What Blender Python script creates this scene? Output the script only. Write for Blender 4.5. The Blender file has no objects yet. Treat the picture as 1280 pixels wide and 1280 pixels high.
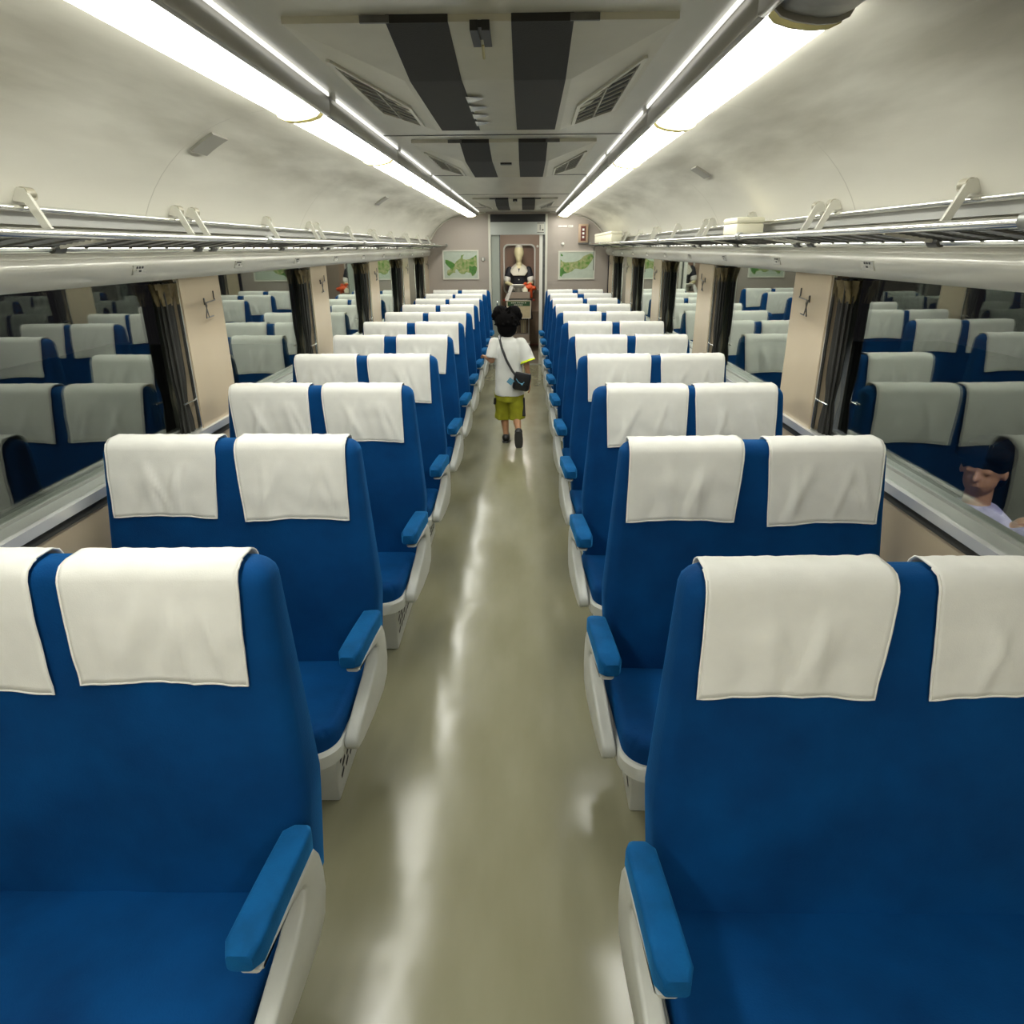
import bpy, bmesh, math, random
from mathutils import Vector, Matrix, noise
random.seed(7)
S = bpy.context.scene
COL = S.collection
PI = math.pi

# ------------------------------------------------------------------ materials
def mat(name, col=(.5, .5, .5), rough=.5, metal=0., spec=.5, sheen=0., sheen_tint=None, emit=None, estr=0.,
        var=0., vscale=8., vcol=None, bump=0., bscale=60., coat=0., stretch=(1, 1, 1)):
    m = bpy.data.materials.new(name); m.use_nodes = True
    nt = m.node_tree; b = nt.nodes['Principled BSDF']
    b.inputs['Base Color'].default_value = (*col, 1); b.inputs['Roughness'].default_value = rough
    b.inputs['Metallic'].default_value = metal; b.inputs['Specular IOR Level'].default_value = spec
    if sheen:
        b.inputs['Sheen Weight'].default_value = sheen; b.inputs['Sheen Roughness'].default_value = .35
        b.inputs['Sheen Tint'].default_value = (*(sheen_tint or col), 1)
    if coat: b.inputs['Coat Weight'].default_value = coat
    if emit:
        b.inputs['Emission Color'].default_value = (*emit, 1); b.inputs['Emission Strength'].default_value = estr
    if var or bump:
        tc = nt.nodes.new('ShaderNodeTexCoord'); mp = nt.nodes.new('ShaderNodeMapping')
        mp.inputs['Scale'].default_value = stretch
        nt.links.new(tc.outputs['Object'], mp.inputs['Vector'])
    if var:
        n = nt.nodes.new('ShaderNodeTexNoise'); n.inputs['Scale'].default_value = vscale; n.inputs['Detail'].default_value = 5
        nt.links.new(mp.outputs[0], n.inputs['Vector'])
        r = nt.nodes.new('ShaderNodeMapRange'); r.inputs[1].default_value = .35; r.inputs[2].default_value = .68
        nt.links.new(n.outputs[0], r.inputs[0])
        mx = nt.nodes.new('ShaderNodeMix'); mx.data_type = 'RGBA'
        mx.inputs[6].default_value = (*col, 1)
        mx.inputs[7].default_value = (*(vcol or [c * (1 - var) for c in col]), 1)
        nt.links.new(r.outputs[0], mx.inputs[0]); nt.links.new(mx.outputs[2], b.inputs['Base Color'])
    if bump:
        n2 = nt.nodes.new('ShaderNodeTexNoise'); n2.inputs['Scale'].default_value = bscale; n2.inputs['Detail'].default_value = 3
        nt.links.new(mp.outputs[0], n2.inputs['Vector'])
        bp = nt.nodes.new('ShaderNodeBump'); bp.inputs['Strength'].default_value = bump; bp.inputs['Distance'].default_value = .01
        nt.links.new(n2.outputs[0], bp.inputs['Height']); nt.links.new(bp.outputs[0], b.inputs['Normal'])
    return m

M = {}
M['moquette'] = mat('moquette', (.001, .062, .215), .8, spec=.12, sheen=.40, sheen_tint=(.02, .33, .85), var=.5, vscale=4, vcol=(.001, .036, .135), bump=.12, bscale=240)
M['arm_moquette'] = mat('arm_moquette', (.003, .10, .29), .8, spec=.15, sheen=.6, sheen_tint=(.05, .38, .8), var=.3, vscale=14, bump=.12, bscale=260)
M['linen'] = mat('linen', (.83, .825, .765), .85, spec=.2, sheen=.15, sheen_tint=(1, 1, 1), var=.06, vscale=14, bump=.08, bscale=400)
def creases(m):
    nt = m.node_tree; b = nt.nodes['Principled BSDF']; old = b.inputs['Normal'].links[0].from_node
    tc = nt.nodes.new('ShaderNodeTexCoord'); n = nt.nodes.new('ShaderNodeTexNoise'); n.noise_type = 'RIDGED_MULTIFRACTAL'
    n.inputs['Scale'].default_value = 6.; n.inputs['Detail'].default_value = 2; n.inputs['Distortion'].default_value = .6
    mp = nt.nodes.new('ShaderNodeMapping'); mp.inputs['Rotation'].default_value = (.4, .7, .2); mp.inputs['Scale'].default_value = (1.6, 1, .6)
    nt.links.new(tc.outputs['Object'], mp.inputs[0]); nt.links.new(mp.outputs[0], n.inputs['Vector'])
    bp = nt.nodes.new('ShaderNodeBump'); bp.inputs['Strength'].default_value = .30; bp.inputs['Distance'].default_value = .006
    nt.links.new(n.outputs[0], bp.inputs['Height']); nt.links.new(old.outputs[0], bp.inputs['Normal']); nt.links.new(bp.outputs[0], b.inputs['Normal'])
creases(M['linen'])
M['hem'] = mat('hem', (.86, .85, .78), .85, spec=.2)
M['seat_plastic'] = mat('seat_plastic', (.55, .56, .51), .32, var=.08, vscale=9)
M['dark_grille'] = mat('dark_grille', (.02, .02, .02), .6)
M['pillar'] = mat('pillar_laminate', (.52, .43, .30), .2, spec=.5, var=.05, vscale=3)
M['endwall'] = mat('endwall_laminate', (.37, .325, .28), .5, var=.05, vscale=3)
M['alu'] = mat('aluminium', (.33, .34, .31), .4, metal=.35, var=.12, vscale=6, stretch=(1, .3, 1))
M['alu_bright'] = mat('aluminium_bright', (.86, .86, .83), .16, metal=1.)
M['alu_paint'] = mat('silver_paint', (.70, .69, .60), .22, metal=.15, spec=.6, var=.14, vscale=5, stretch=(1, .4, 1))
M['steel_dark'] = mat('steel_dark', (.16, .16, .15), .4, metal=.8, var=.3, vscale=20)
M['rail_grey'] = mat('lamp_rail_grey', (.36, .35, .31), .35, metal=.4)
M['strip_grey'] = mat('rack_strip_grey', (.36, .36, .33), .4, metal=.2)
M['clip'] = mat('clip_beige', (.30, .28, .20), .4, metal=.2)
M['gasket'] = mat('gasket_black', (.05, .05, .045), .7, spec=.2)
M['lip'] = mat('lip_silver', (.80, .80, .77), .25, metal=.5)
M['header_metal'] = mat('header_metal', (.42, .44, .41), .35, metal=.5)
M['door_green'] = mat('door_grey_green', (.33, .36, .31), .4)
M['gangdoor'] = mat('gangway_door_laminate', (.36, .265, .20), .45, var=.06, vscale=4)
M['gangwall'] = mat('gangway_pink', (.58, .29, .25), .5)
M['dirtywood'] = mat('lower_door_panel', (.20, .15, .10), .5, var=.3, vscale=30, stretch=(1, 1, .1))
M['acpaint'] = mat('ac_paint', (.60, .58, .47), .35, var=.08, vscale=8, bump=.03, bscale=200)
M['acframe'] = mat('ac_frame', (.62, .61, .52), .3)
M['acdark'] = mat('ac_filter', (.022, .021, .018), .7, bump=.2, bscale=300)
M['acslat'] = mat('ac_slat', (.45, .44, .37), .4)
M['black'] = mat('black', (.012, .012, .012), .45)
M['lens_lit'] = mat('lamp_lens', (.9, .9, .88), .4, emit=(1., 1., .935), estr=14.)
M['lens_off'] = mat('lamp_lens_unlit', (.16, .16, .14), .3, var=.4, vscale=20)
M['lens_cap'] = mat('lamp_end_cap', (.50, .46, .24), .5)
M['edge_glow'] = mat('ceiling_edge_glow', (.9, .9, .9), .4, emit=(1., .99, .95), estr=1.0)
M['curtain'] = mat('curtain_cloth', (.018, .018, .014), .7)
M['curtain_top'] = mat('curtain_brass_cloth', (.16, .12, .045), .6, var=.5, vscale=30)
M['labelwhite'] = mat('label_white', (.72, .71, .64), .4)
M['ink'] = mat('label_ink', (.03, .03, .03), .5)
M['green_ink'] = mat('sign_green', (.02, .075, .025), .5)
M['cream'] = mat('sign_cream', (.55, .48, .30), .5, var=.1, vscale=20)
M['red'] = mat('red_paint', (.30, .03, .02), .5)
M['red_dark'] = mat('red_panel', (.13, .028, .018), .5)
M['orange'] = mat('orange_cloth', (.62, .085, .015), .6, var=.4, vscale=30)
M['wood'] = mat('pale_wood', (.42, .30, .20), .45)
M['boxwhite'] = mat('ivory_box', (.72, .69, .53), .4)
M['map_sea'] = mat('map_sea', (.45, .51, .42), .4, var=.1, vscale=14)
M['map_land'] = mat('map_land', (.08, .21, .02), .45, var=.5, vscale=20, vcol=(.40, .38, .19))
M['map_plain'] = mat('map_plain', (.07, .22, .03), .45, var=.4, vscale=20)
M['skin'] = mat('skin', (.46, .24, .13), .5, spec=.35)
M['mannequin'] = mat('mannequin_cream', (.64, .59, .36), .4)
M['hair'] = mat('hair', (.004, .0035, .0035), .8, spec=.08)
M['tee'] = mat('tee_white', (.76, .76, .70), .85)
M['neon'] = mat('neon_trim', (.70, .85, .02), .6)
M['shorts'] = mat('shorts_yellow', (.36, .36, .012), .8, var=.25, vscale=12)
M['shoe'] = mat('shoe_black', (.012, .012, .012), .5)
M['sole'] = mat('shoe_sole', (.05, .05, .048), .7)
M['bagblack'] = mat('bag_black', (.010, .010, .012), .35)
M['bagblue'] = mat('bag_blue', (.12, .30, .42), .4)
M['dress'] = mat('dress_black', (.010, .011, .018), .7)
M['clothwhite'] = mat('cloth_white', (.78, .78, .74), .8)
M['collarcloth'] = mat('collar_grey_white', (.58, .56, .47), .8)
M['lavender'] = mat('lavender_shirt', (.55, .52, .66), .85, var=.5, vscale=14, vcol=(.22, .20, .32))
M['jeans'] = mat('jeans_blue', (.06, .09, .16), .85)
M['hall'] = mat('hall_floor', (.05, .048, .045), .8)
M['vest'] = mat('vestibule_laminate', (.30, .25, .20), .5)

def glass_mat(name, tint=(.85, .87, .84), boost=2.1):
    m = bpy.data.materials.new(name); m.use_nodes = True
    nt = m.node_tree; nt.nodes.clear()
    o = nt.nodes.new('ShaderNodeOutputMaterial'); mx = nt.nodes.new('ShaderNodeMixShader')
    tr = nt.nodes.new('ShaderNodeBsdfTransparent'); tr.inputs[0].default_value = (*tint, 1)
    gl = nt.nodes.new('ShaderNodeBsdfGlossy'); gl.inputs['Roughness'].default_value = 0.
    gl.inputs[0].default_value = (.93, 1., .95, 1)
    fr = nt.nodes.new('ShaderNodeFresnel')
    ge = nt.nodes.new('ShaderNodeNewGeometry'); mr = nt.nodes.new('ShaderNodeMapRange')   # same Fresnel law on both faces of the pane
    mr.inputs[3].default_value = 1.5; mr.inputs[4].default_value = 1 / 1.5
    nt.links.new(ge.outputs['Backfacing'], mr.inputs[0]); nt.links.new(mr.outputs[0], fr.inputs[0])
    ml = nt.nodes.new('ShaderNodeMath'); ml.operation = 'MULTIPLY'; ml.use_clamp = True; ml.inputs[1].default_value = boost
    nt.links.new(fr.outputs[0], ml.inputs[0]); nt.links.new(ml.outputs[0], mx.inputs[0])
    nt.links.new(tr.outputs[0], mx.inputs[1]); nt.links.new(gl.outputs[0], mx.inputs[2]); nt.links.new(mx.outputs[0], o.inputs[0])
    return m
M['glass'] = glass_mat('window_glass')

def floor_mat():
    m = mat('floor_linoleum', (.275, .262, .165), .22, spec=.5)
    nt = m.node_tree; b = nt.nodes['Principled BSDF']
    tc = nt.nodes.new('ShaderNodeTexCoord')
    # worn, lighter lane down the aisle and blotchy wear
    n = nt.nodes.new('ShaderNodeTexNoise'); n.inputs['Scale'].default_value = 2.2; n.inputs['Detail'].default_value = 6
    mp = nt.nodes.new('ShaderNodeMapping'); mp.inputs['Scale'].default_value = (2.2, .7, 1)
    nt.links.new(tc.outputs['Object'], mp.inputs[0]); nt.links.new(mp.outputs[0], n.inputs['Vector'])
    mx = nt.nodes.new('ShaderNodeMix'); mx.data_type = 'RGBA'
    mx.inputs[6].default_value = (.19, .18, .105, 1); mx.inputs[7].default_value = (.28, .27, .18, 1)
    r = nt.nodes.new('ShaderNodeMapRange'); r.inputs[1].default_value = .3; r.inputs[2].default_value = .7
    nt.links.new(n.outputs[0], r.inputs[0]); nt.links.new(r.outputs[0], mx.inputs[0]); nt.links.new(mx.outputs[2], b.inputs['Base Color'])
    r.inputs[1].default_value = .15; r.inputs[2].default_value = .85
    # uneven polish: wavy surface breaks the lamp reflections
    w = nt.nodes.new('ShaderNodeTexNoise'); w.inputs['Scale'].default_value = 3.5; w.inputs['Detail'].default_value = 2
    nt.links.new(tc.outputs['Object'], w.inputs['Vector'])
    bp = nt.nodes.new('ShaderNodeBump'); bp.inputs['Strength'].default_value = .16; bp.inputs['Distance'].default_value = .02
    nt.links.new(w.outputs[0], bp.inputs['Height']); nt.links.new(bp.outputs[0], b.inputs['Normal'])
    rr = nt.nodes.new('ShaderNodeMapRange'); rr.inputs[3].default_value = .10; rr.inputs[4].default_value = .24
    nt.links.new(n.outputs[0], rr.inputs[0]); nt.links.new(rr.outputs[0], b.inputs['Roughness'])
    return m
M['floor'] = floor_mat()

def cove_mat():
    m = mat('cove_paint', (.64, .62, .53), .42, spec=.4)
    nt = m.node_tree; b = nt.nodes['Principled BSDF']
    tc = nt.nodes.new('ShaderNodeTexCoord'); sx = nt.nodes.new('ShaderNodeSeparateXYZ')
    nt.links.new(tc.outputs['Object'], sx.inputs[0])
    # grime streaks part-way up the curve, band widened and darkened as painted shade
    def node(op, a, v=None, clamp=False):
        q = nt.nodes.new('ShaderNodeMath'); q.operation = op; q.use_clamp = clamp
        nt.links.new(a, q.inputs[0])
        if v is not None:
            if isinstance(v, (int, float)): q.inputs[1].default_value = v
            else: nt.links.new(v, q.inputs[1])
        return q.outputs[0]
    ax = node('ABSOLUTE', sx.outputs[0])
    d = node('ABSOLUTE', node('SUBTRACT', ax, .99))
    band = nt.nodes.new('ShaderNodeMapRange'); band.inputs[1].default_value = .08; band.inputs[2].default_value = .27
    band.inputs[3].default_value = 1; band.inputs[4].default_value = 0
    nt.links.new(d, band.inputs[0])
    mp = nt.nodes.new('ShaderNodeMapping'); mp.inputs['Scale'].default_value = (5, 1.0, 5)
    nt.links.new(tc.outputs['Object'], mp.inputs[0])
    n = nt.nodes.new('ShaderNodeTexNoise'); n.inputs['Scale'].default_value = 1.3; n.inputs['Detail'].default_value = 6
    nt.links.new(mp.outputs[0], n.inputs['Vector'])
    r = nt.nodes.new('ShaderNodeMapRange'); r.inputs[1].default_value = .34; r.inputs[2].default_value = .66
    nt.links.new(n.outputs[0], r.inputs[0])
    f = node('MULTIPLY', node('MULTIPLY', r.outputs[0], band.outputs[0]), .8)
    # panel seams every 1.82 m
    fr = node('ABSOLUTE', node('SUBTRACT', node('FRACT', node('MULTIPLY', node('ADD', sx.outputs[1], .05), 1 / 1.82)), .5))
    seam = node('LESS_THAN', fr, .0018)
    g = node('MAXIMUM', f, node('MULTIPLY', seam, .6))
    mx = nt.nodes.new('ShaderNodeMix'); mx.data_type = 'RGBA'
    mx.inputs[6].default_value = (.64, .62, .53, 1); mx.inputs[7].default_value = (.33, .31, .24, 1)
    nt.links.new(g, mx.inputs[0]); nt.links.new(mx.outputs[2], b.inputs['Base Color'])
    return m
M['cove'] = cove_mat()
M['ceil'] = mat('ceiling_paint', (.60, .59, .50), .28, spec=.6, var=.12, vscale=4, stretch=(2, .5, 1), bump=.04, bscale=90)

# ------------------------------------------------------------------ mesh helpers
class MB:
    def __init__(s): s.v = []; s.f = []
    def add(s, vs, fs, mtx=None):
        o = len(s.v)
        s.v += [tuple(mtx @ Vector(p)) if mtx else tuple(p) for p in vs]
        s.f += [tuple(i + o for i in f) for f in fs]
        return s
    def box(s, x0, x1, y0, y1, z0, z1, mtx=None):
        return s.add([(x0, y0, z0), (x1, y0, z0), (x1, y1, z0), (x0, y1, z0), (x0, y0, z1), (x1, y0, z1), (x1, y1, z1), (x0, y1, z1)],
                     [(0, 3, 2, 1), (4, 5, 6, 7), (0, 1, 5, 4), (1, 2, 6, 5), (2, 3, 7, 6), (3, 0, 4, 7)], mtx)
    def rbox(s, x0, x1, y0, y1, z0, z1, r=.01, seg=2, mtx=None):
        bm = bmesh.new(); bmesh.ops.create_cube(bm, size=1)
        for v in bm.verts:
            v.co = Vector(((x0 + x1) / 2 + v.co.x * (x1 - x0), (y0 + y1) / 2 + v.co.y * (y1 - y0), (z0 + z1) / 2 + v.co.z * (z1 - z0)))
        r = min(r, .49 * min(x1 - x0, y1 - y0, z1 - z0))
        bmesh.ops.bevel(bm, geom=bm.edges[:], offset=r, segments=seg, profile=.5, affect='EDGES')
        bm.verts.index_update()
        s.add([v.co.copy() for v in bm.verts], [[v.index for v in f.verts] for f in bm.faces], mtx); bm.free(); return s
    def bm(s, bm):
        bm.verts.index_update()
        s.add([v.co.copy() for v in bm.verts], [[v.index for v in f.verts] for f in bm.faces]); bm.free(); return s
    def tube(s, pts, r, n=8, caps=True):
        pts = [Vector(p) for p in pts]; rs = r if isinstance(r, (list, tuple)) else [r] * len(pts)
        rings = []; prev = None
        for i, p in enumerate(pts):
            t = (pts[min(i + 1, len(pts) - 1)] - pts[max(i - 1, 0)]).normalized()
            if prev is None:
                u = t.orthogonal().normalized()
            else:
                u = (prev - t * prev.dot(t)).normalized()
            prev = u; w = t.cross(u)
            rings.append([p + (u * math.cos(2 * PI * k / n) + w * math.sin(2 * PI * k / n)) * rs[i] for k in range(n)])
        return s.loft(rings, caps)
    def loft(s, rings, caps=True):
        n = len(rings[0]); vs = [p for r in rings for p in r]; fs = []
        for i in range(len(rings) - 1):
            for k in range(n):
                a = i * n + k; b = i * n + (k + 1) % n
                fs.append((a, b, b + n, a + n))
        if caps:
            fs.append(tuple(range(n - 1, -1, -1))); fs.append(tuple(range((len(rings) - 1) * n, len(rings) * n)))
        return s.add(vs, fs)
    def prism(s, poly, axis, a, b):
        """poly of 2-D points; axis 'x': (y,z) pushed along x, 'y': (x,z) along y, 'z': (x,y) along z"""
        mk = {'x': lambda p, t: (t, p[0], p[1]), 'y': lambda p, t: (p[0], t, p[1]), 'z': lambda p, t: (p[0], p[1], t)}[axis]
        return s.loft([[mk(p, a) for p in poly], [mk(p, b) for p in poly]])
    def sphere(s, c, r, sx=1, sy=1, sz=1, u=16, v=10):
        c = Vector(c); vs = [c + Vector((0, 0, r * sz))]; fs = []
        for i in range(1, v):
            a = PI * i / v
            for k in range(u):
                b = 2 * PI * k / u
                vs.append(c + Vector((r * sx * math.sin(a) * math.cos(b), r * sy * math.sin(a) * math.sin(b), r * sz * math.cos(a))))
        vs.append(c - Vector((0, 0, r * sz)))
        for k in range(u): fs.append((0, 1 + k, 1 + (k + 1) % u))
        for i in range(v - 2):
            for k in range(u):
                a = 1 + i * u + k; b = 1 + i * u + (k + 1) % u
                fs.append((a, a + u, b + u, b))
        e = len(vs) - 1; o = 1 + (v - 2) * u
        for k in range(u): fs.append((e, o + (k + 1) % u, o + k))
        return s.add(vs, fs)
    def cap(s, p0, r0, p1, r1, n=12):
        """closed tapered capsule"""
        p0 = Vector(p0); p1 = Vector(p1); t = (p1 - p0)
        if t.length < 1e-6: return s.sphere(p0, r0)
        t.normalize(); pts = []; rs = []
        for k in range(5):
            a = PI / 2 * (1 - k / 4); pts.append(p0 - t * r0 * math.sin(a)); rs.append(max(r0 * math.cos(a), r0 * .05))
        for k in range(5):
            a = PI / 2 * k / 4; pts.append(p1 + t * r1 * math.sin(a)); rs.append(max(r1 * math.cos(a), r1 * .05))
        return s.tube(pts, rs, n)
    def mirror_x(s):
        q = MB(); q.v = [(-x, y, z) for x, y, z in s.v]; q.f = [tuple(reversed(f)) for f in s.f]; return q
    def shift(s, dx, dy, dz):
        s.v = [(x + dx, y + dy, z + dz) for x, y, z in s.v]; return s
    def mesh(s, name, m, smooth=35):
        me = bpy.data.meshes.new(name); me.from_pydata([tuple(p) for p in s.v], [], s.f); me.update()
        b = bmesh.new(); b.from_mesh(me); bmesh.ops.recalc_face_normals(b, faces=b.faces[:]); b.to_mesh(me); b.free()
        if m: me.materials.append(m)
        if smooth:
            me.polygons.foreach_set('use_smooth', [True] * len(me.polygons))
            try: me.set_sharp_from_angle(angle=math.radians(smooth))
            except Exception: pass
        return me
    def build(s, name, m, parent=None, smooth=35):
        o = bpy.data.objects.new(name, s.mesh(name, m, smooth)); COL.objects.link(o)
        if parent: o.parent = parent
        return o

def bake(o):
    """apply the modifiers of o"""
    dg = bpy.context.evaluated_depsgraph_get(); dg.update()
    me = bpy.data.meshes.new_from_object(o.evaluated_get(dg)); old = o.data
    o.modifiers.clear(); o.data = me; bpy.data.meshes.remove(old); me.name = o.name
    return o
def remesh(o, vox, smooth=4, fac=.5):
    m = o.modifiers.new('r', 'REMESH'); m.mode = 'VOXEL'; m.voxel_size = vox; m.use_smooth_shade = True
    if smooth:
        k = o.modifiers.new('s', 'SMOOTH'); k.iterations = smooth; k.factor = fac
    return bake(o)
def smooth_all(o):
    o.data.polygons.foreach_set('use_smooth', [True] * len(o.data.polygons)); return o

def tag(o, label=None, cat=None, group=None, kind=None):
    if label: o['label'] = label
    if cat: o['category'] = cat
    if group: o['group'] = group
    if kind: o['kind'] = kind
    return o
def thing(name, loc, label, cat, group=None):
    o = bpy.data.objects.new(name, None); o.location = loc; o.empty_display_size = .1; COL.objects.link(o)
    return tag(o, label, cat, group)
def copy_tree(o, parent=None):
    c = o.copy(); COL.objects.link(c)
    if parent: c.parent = parent
    for ch in list(o.children): copy_tree(ch, c)
    return c
def struct(o, label=None): return tag(o, label, None, None, 'structure')
ORD = ['first', 'second', 'third', 'fourth', 'fifth', 'sixth', 'seventh', 'eighth', 'ninth', 'tenth', 'eleventh']
SIDE = {-1: 'under the empty rack', 1: 'under the rack with boxes'}
SIDEN = {-1: 'empty rack side', 1: 'boxes rack side'}

# ------------------------------------------------------------------ layout constants (metres; camera at x=.1, y=0, z=1.70)
WX = 1.33          # inner face of side walls
GX = 1.41          # glass plane
Y0, Y1 = -4.3, 10.7
SILL, WTOP = .957, 1.66
CEIL = 2.18
P_FIRST = {-1: 2.94, 1: 2.90}; P_W = .39
P_STEP = {-1: 1.845, 1: 1.82}
def pillars(s):
    return [(P_FIRST[s] + k * P_STEP[s], P_FIRST[s] + k * P_STEP[s] + P_W) for k in range(-3, 5)]

# ------------------------------------------------------------------ room shell
struct(MB().box(-1.6, 1.6, Y0, Y1 + .12, -.1, 0).build('floor', M['floor'], smooth=0))
struct(MB().box(-1.6, 1.6, Y1 + .12, 13.0, -.1, 0).build('floor_vestibule', mat('vestibule_floor', (.16, .14, .10), .4, var=.2, vscale=4), smooth=0))
# ceiling: flat centre and coves down to the side walls
cx0, czw = .75, 1.60
arc = [(WX - (WX - cx0) * (1 - math.cos(a)), czw + (2.15 - czw) * math.sin(a)) for a in [PI / 2 * k / 16 for k in range(17)]]
for s, nm in ((-1, 'ceiling_left'), (1, 'ceiling_right')):
    prof = [(s * x, z) for x, z in arc] + [(s * .56, CEIL), (s * .56, CEIL + .1), (s * 1.55, CEIL + .1), (s * 1.55, czw)]
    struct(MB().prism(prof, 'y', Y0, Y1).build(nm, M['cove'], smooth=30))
struct(MB().box(-.56, .56, Y0, Y1, CEIL, CEIL + .1).build('ceiling', M['ceil'], smooth=0))
for k, y in enumerate((1.66, 3.5, 5.35, 7.2, 9.5)):
    struct(MB().box(-.56, .56, y, y + .006, CEIL - .003, CEIL).build('trim_%d' % (k + 1), M['steel_dark'], smooth=0))

for s, nm in ((-1, 'left'), (1, 'right')):
    sx = lambda a, b: (min(s * a, s * b), max(s * a, s * b))
    w = MB(); a, b = sx(WX, 1.455)
    w.box(a, b, Y0, Y1, 0, SILL - .03)
    w.box(a, b, Y0, Y1, WTOP, 1.85)
    for p0, p1 in pillars(s): w.box(a, b, p0, min(p1, Y1), SILL - .03, WTOP)
    w.box(a, b, Y0, pillars(s)[0][0], SILL - .03, WTOP)
    struct(w.build('wall_' + nm, M['pillar'], smooth=0), 'beige laminate car side wall')
    # pelmet above the windows
    pf = [(1.33, 1.590), (1.316, 1.590), (1.302, 1.602), (1.290, 1.622), (1.283, 1.642), (1.282, 1.654), (1.285, 1.664), (1.292, 1.672), (1.306, 1.677), (1.306, 1.690), (1.300, 1.694), (1.300, 1.700), (1.306, 1.704), (1.306, 1.72), (1.33, 1.72)]
    struct(MB().prism([(s * x, z) for x, z in pf], 'y', Y0, Y1 - .03).build('trim_pelmet_' + nm, M['alu_paint'], smooth=40), 'silver curved pelmet above the windows')
    # joints in the pelmet
    # sill
    q = MB(); a, b = sx(WX - .012, GX + .02)
    q.box(a, b, Y0, Y1 - .01, SILL - .03, SILL)
    st = struct(q.build('sill_' + nm, M['alu'], smooth=0), 'aluminium window sill running along the side wall')
    a, b = sx(WX - .016, WX - .012)
    MB().box(min(a, s * (WX + .004)), max(b, s * (WX + .004)), Y0, Y1 - .01, SILL - .030, SILL + .0015).build('sill_lip', M['lip'], st, 0)
    a, b = sx(WX - .006, WX)
    MB().box(a, b, Y0, Y1 - .01, SILL - .06, SILL - .034).build('dark_gasket', M['gasket'], st, 0)
    struct(MB().box(*sx(WX - .02, WX), Y0, Y1, 0, .12).build('baseboard_' + nm, M['steel_dark'], smooth=0))

# windows
wn = 1
for s in (-1, 1):
    pl = pillars(s)
    for i in range(len(pl) - 1):
        y0, y1 = pl[i][1], pl[i + 1][0]
        sx = lambda a, b: (min(s * a, s * b), max(s * a, s * b))
        root = bpy.data.objects.new('window_%d' % wn, None); root.location = (s * GX, (y0 + y1) / 2, SILL); COL.objects.link(root)
        struct(root, 'dark car window %s' % SIDE[s]); wn += 1
        def addp(mb, name, m, sm=0):
            mb.shift(-s * GX, -(y0 + y1) / 2, -SILL); return mb.build(name, m, root, sm)
        f = MB(); a, b = sx(GX - .012, GX + .03)
        f.box(a, b, y0, y0 + .03, SILL, WTOP); f.box(a, b, y1 - .03, y1, SILL, WTOP)
        f.box(a, b, y0 + .03, y1 - .03, SILL, SILL + .010); f.box(a, b, y0 + .03, y1 - .03, WTOP - .03, WTOP)
        addp(f, 'window_frame', M['alu'])
        g = MB(); a, b = sx(GX - .003, GX + .003); g.box(a, b, y0 + .03, y1 - .03, SILL + .010, WTOP - .03)
        addp(g, 'glass_pane', M['glass'])
        # far jamb rail beside the pillar
        j = MB(); a, b = sx(WX + .004, WX + .018); j.box(a, b, y1 - .014, y1 - .004, SILL, 1.59)
        addp(j, 'jamb_rail', M['alu_bright'])

# end walls
def arch_poly(x0, x1, z0, hole=None):
    pts = [(x, z) for x, z in reversed(arc)]
    top = [(-x, z) for x, z in arc]      # left, from bottom up
    return top, pts
we = MB()
DX, DH = .40, 2.075
def strip(mb, xa, xb, y0, y1):
    """wall piece with curved top between xa and xb"""
    def topz(x):
        ax = abs(x)
        if ax <= .56: return CEIL
        if ax <= .75: return CEIL + (2.15 - CEIL) * (ax - .56) / .19
        c = 1 - (WX - ax) / (WX - cx0)
        c = (WX - ax) / (WX - cx0)   # 1-cos
        a = math.acos(max(-1, min(1, 1 - c))); return czw + (2.15 - czw) * math.sin(a)
    N = 40
    bot = [(xa + (xb - xa) * k / N) for k in range(N + 1)]
    poly = [(x, topz(x) + .01) for x in bot] + [(xb, 0), (xa, 0)]
    mb.prism(poly, 'y', y0, y1)
strip(we, -WX, -DX - .03, Y1, Y1 + .08); strip(we, DX + .03, WX, Y1, Y1 + .08)
we.box(-DX - .03, DX + .03, Y1, Y1 + .08, DH, CEIL)
struct(we.build('wall_back', M['endwall'], smooth=30), 'grey beige end wall with the doorway')
wf = MB(); wf.box(-WX, WX, Y0 - .08, Y0, 0, CEIL)
struct(wf.build('wall_front', M['endwall'], smooth=0))
# ivory beading along the end-wall arch
bead = MB()
for s in (-1, 1):
    bead.tube([(s * (x - .008), Y1 - .008, z - .006) for x, z in arc] + [(s * .46, Y1 - .008, CEIL - .008)], .009, 6)
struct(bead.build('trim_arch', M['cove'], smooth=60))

# doorway surround
dr = bpy.data.objects.new('door_1', None); dr.location = (0, Y1, 0); COL.objects.link(dr)
struct(dr, 'doorway in the end wall with silver header and grey sliding door')
for s in (-1, 1):
    MB().box(s * (DX + .015) - .016, s * (DX + .015) + .016, -.02, .10, 0, 2.15).build('jamb', M['acframe'], dr, 0)
MB().box(-DX, DX, -.012, .0, 2.045, 2.15).build('dark_vent_panel', M['black'], dr, 0)
MB().box(-DX, DX, -.03, .08, 1.875, 2.045).build('header_panel', M['header_metal'], dr, 0)
sl = MB().box(-DX + .005, -.275, .02, .05, .01, 1.875).build('sliding_door', M['door_green'], dr, 0)
MB().rbox(-.325, -.305, .008, .02, .86, .95, .006).build('door_handle', M['alu_bright'], sl)
MB().box(-.275, -.262, .02, .055, .01, 1.875).build('rubber_seal', M['steel_dark'], dr, 0)
MB().box(.315, .362, .0, .06, 0, 1.875).build('bright_post', M['labelwhite'], dr, 0)
MB().box(.362, DX, .02, .06, 0, 1.875).build('dark_gap', M['steel_dark'], dr, 0)
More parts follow.
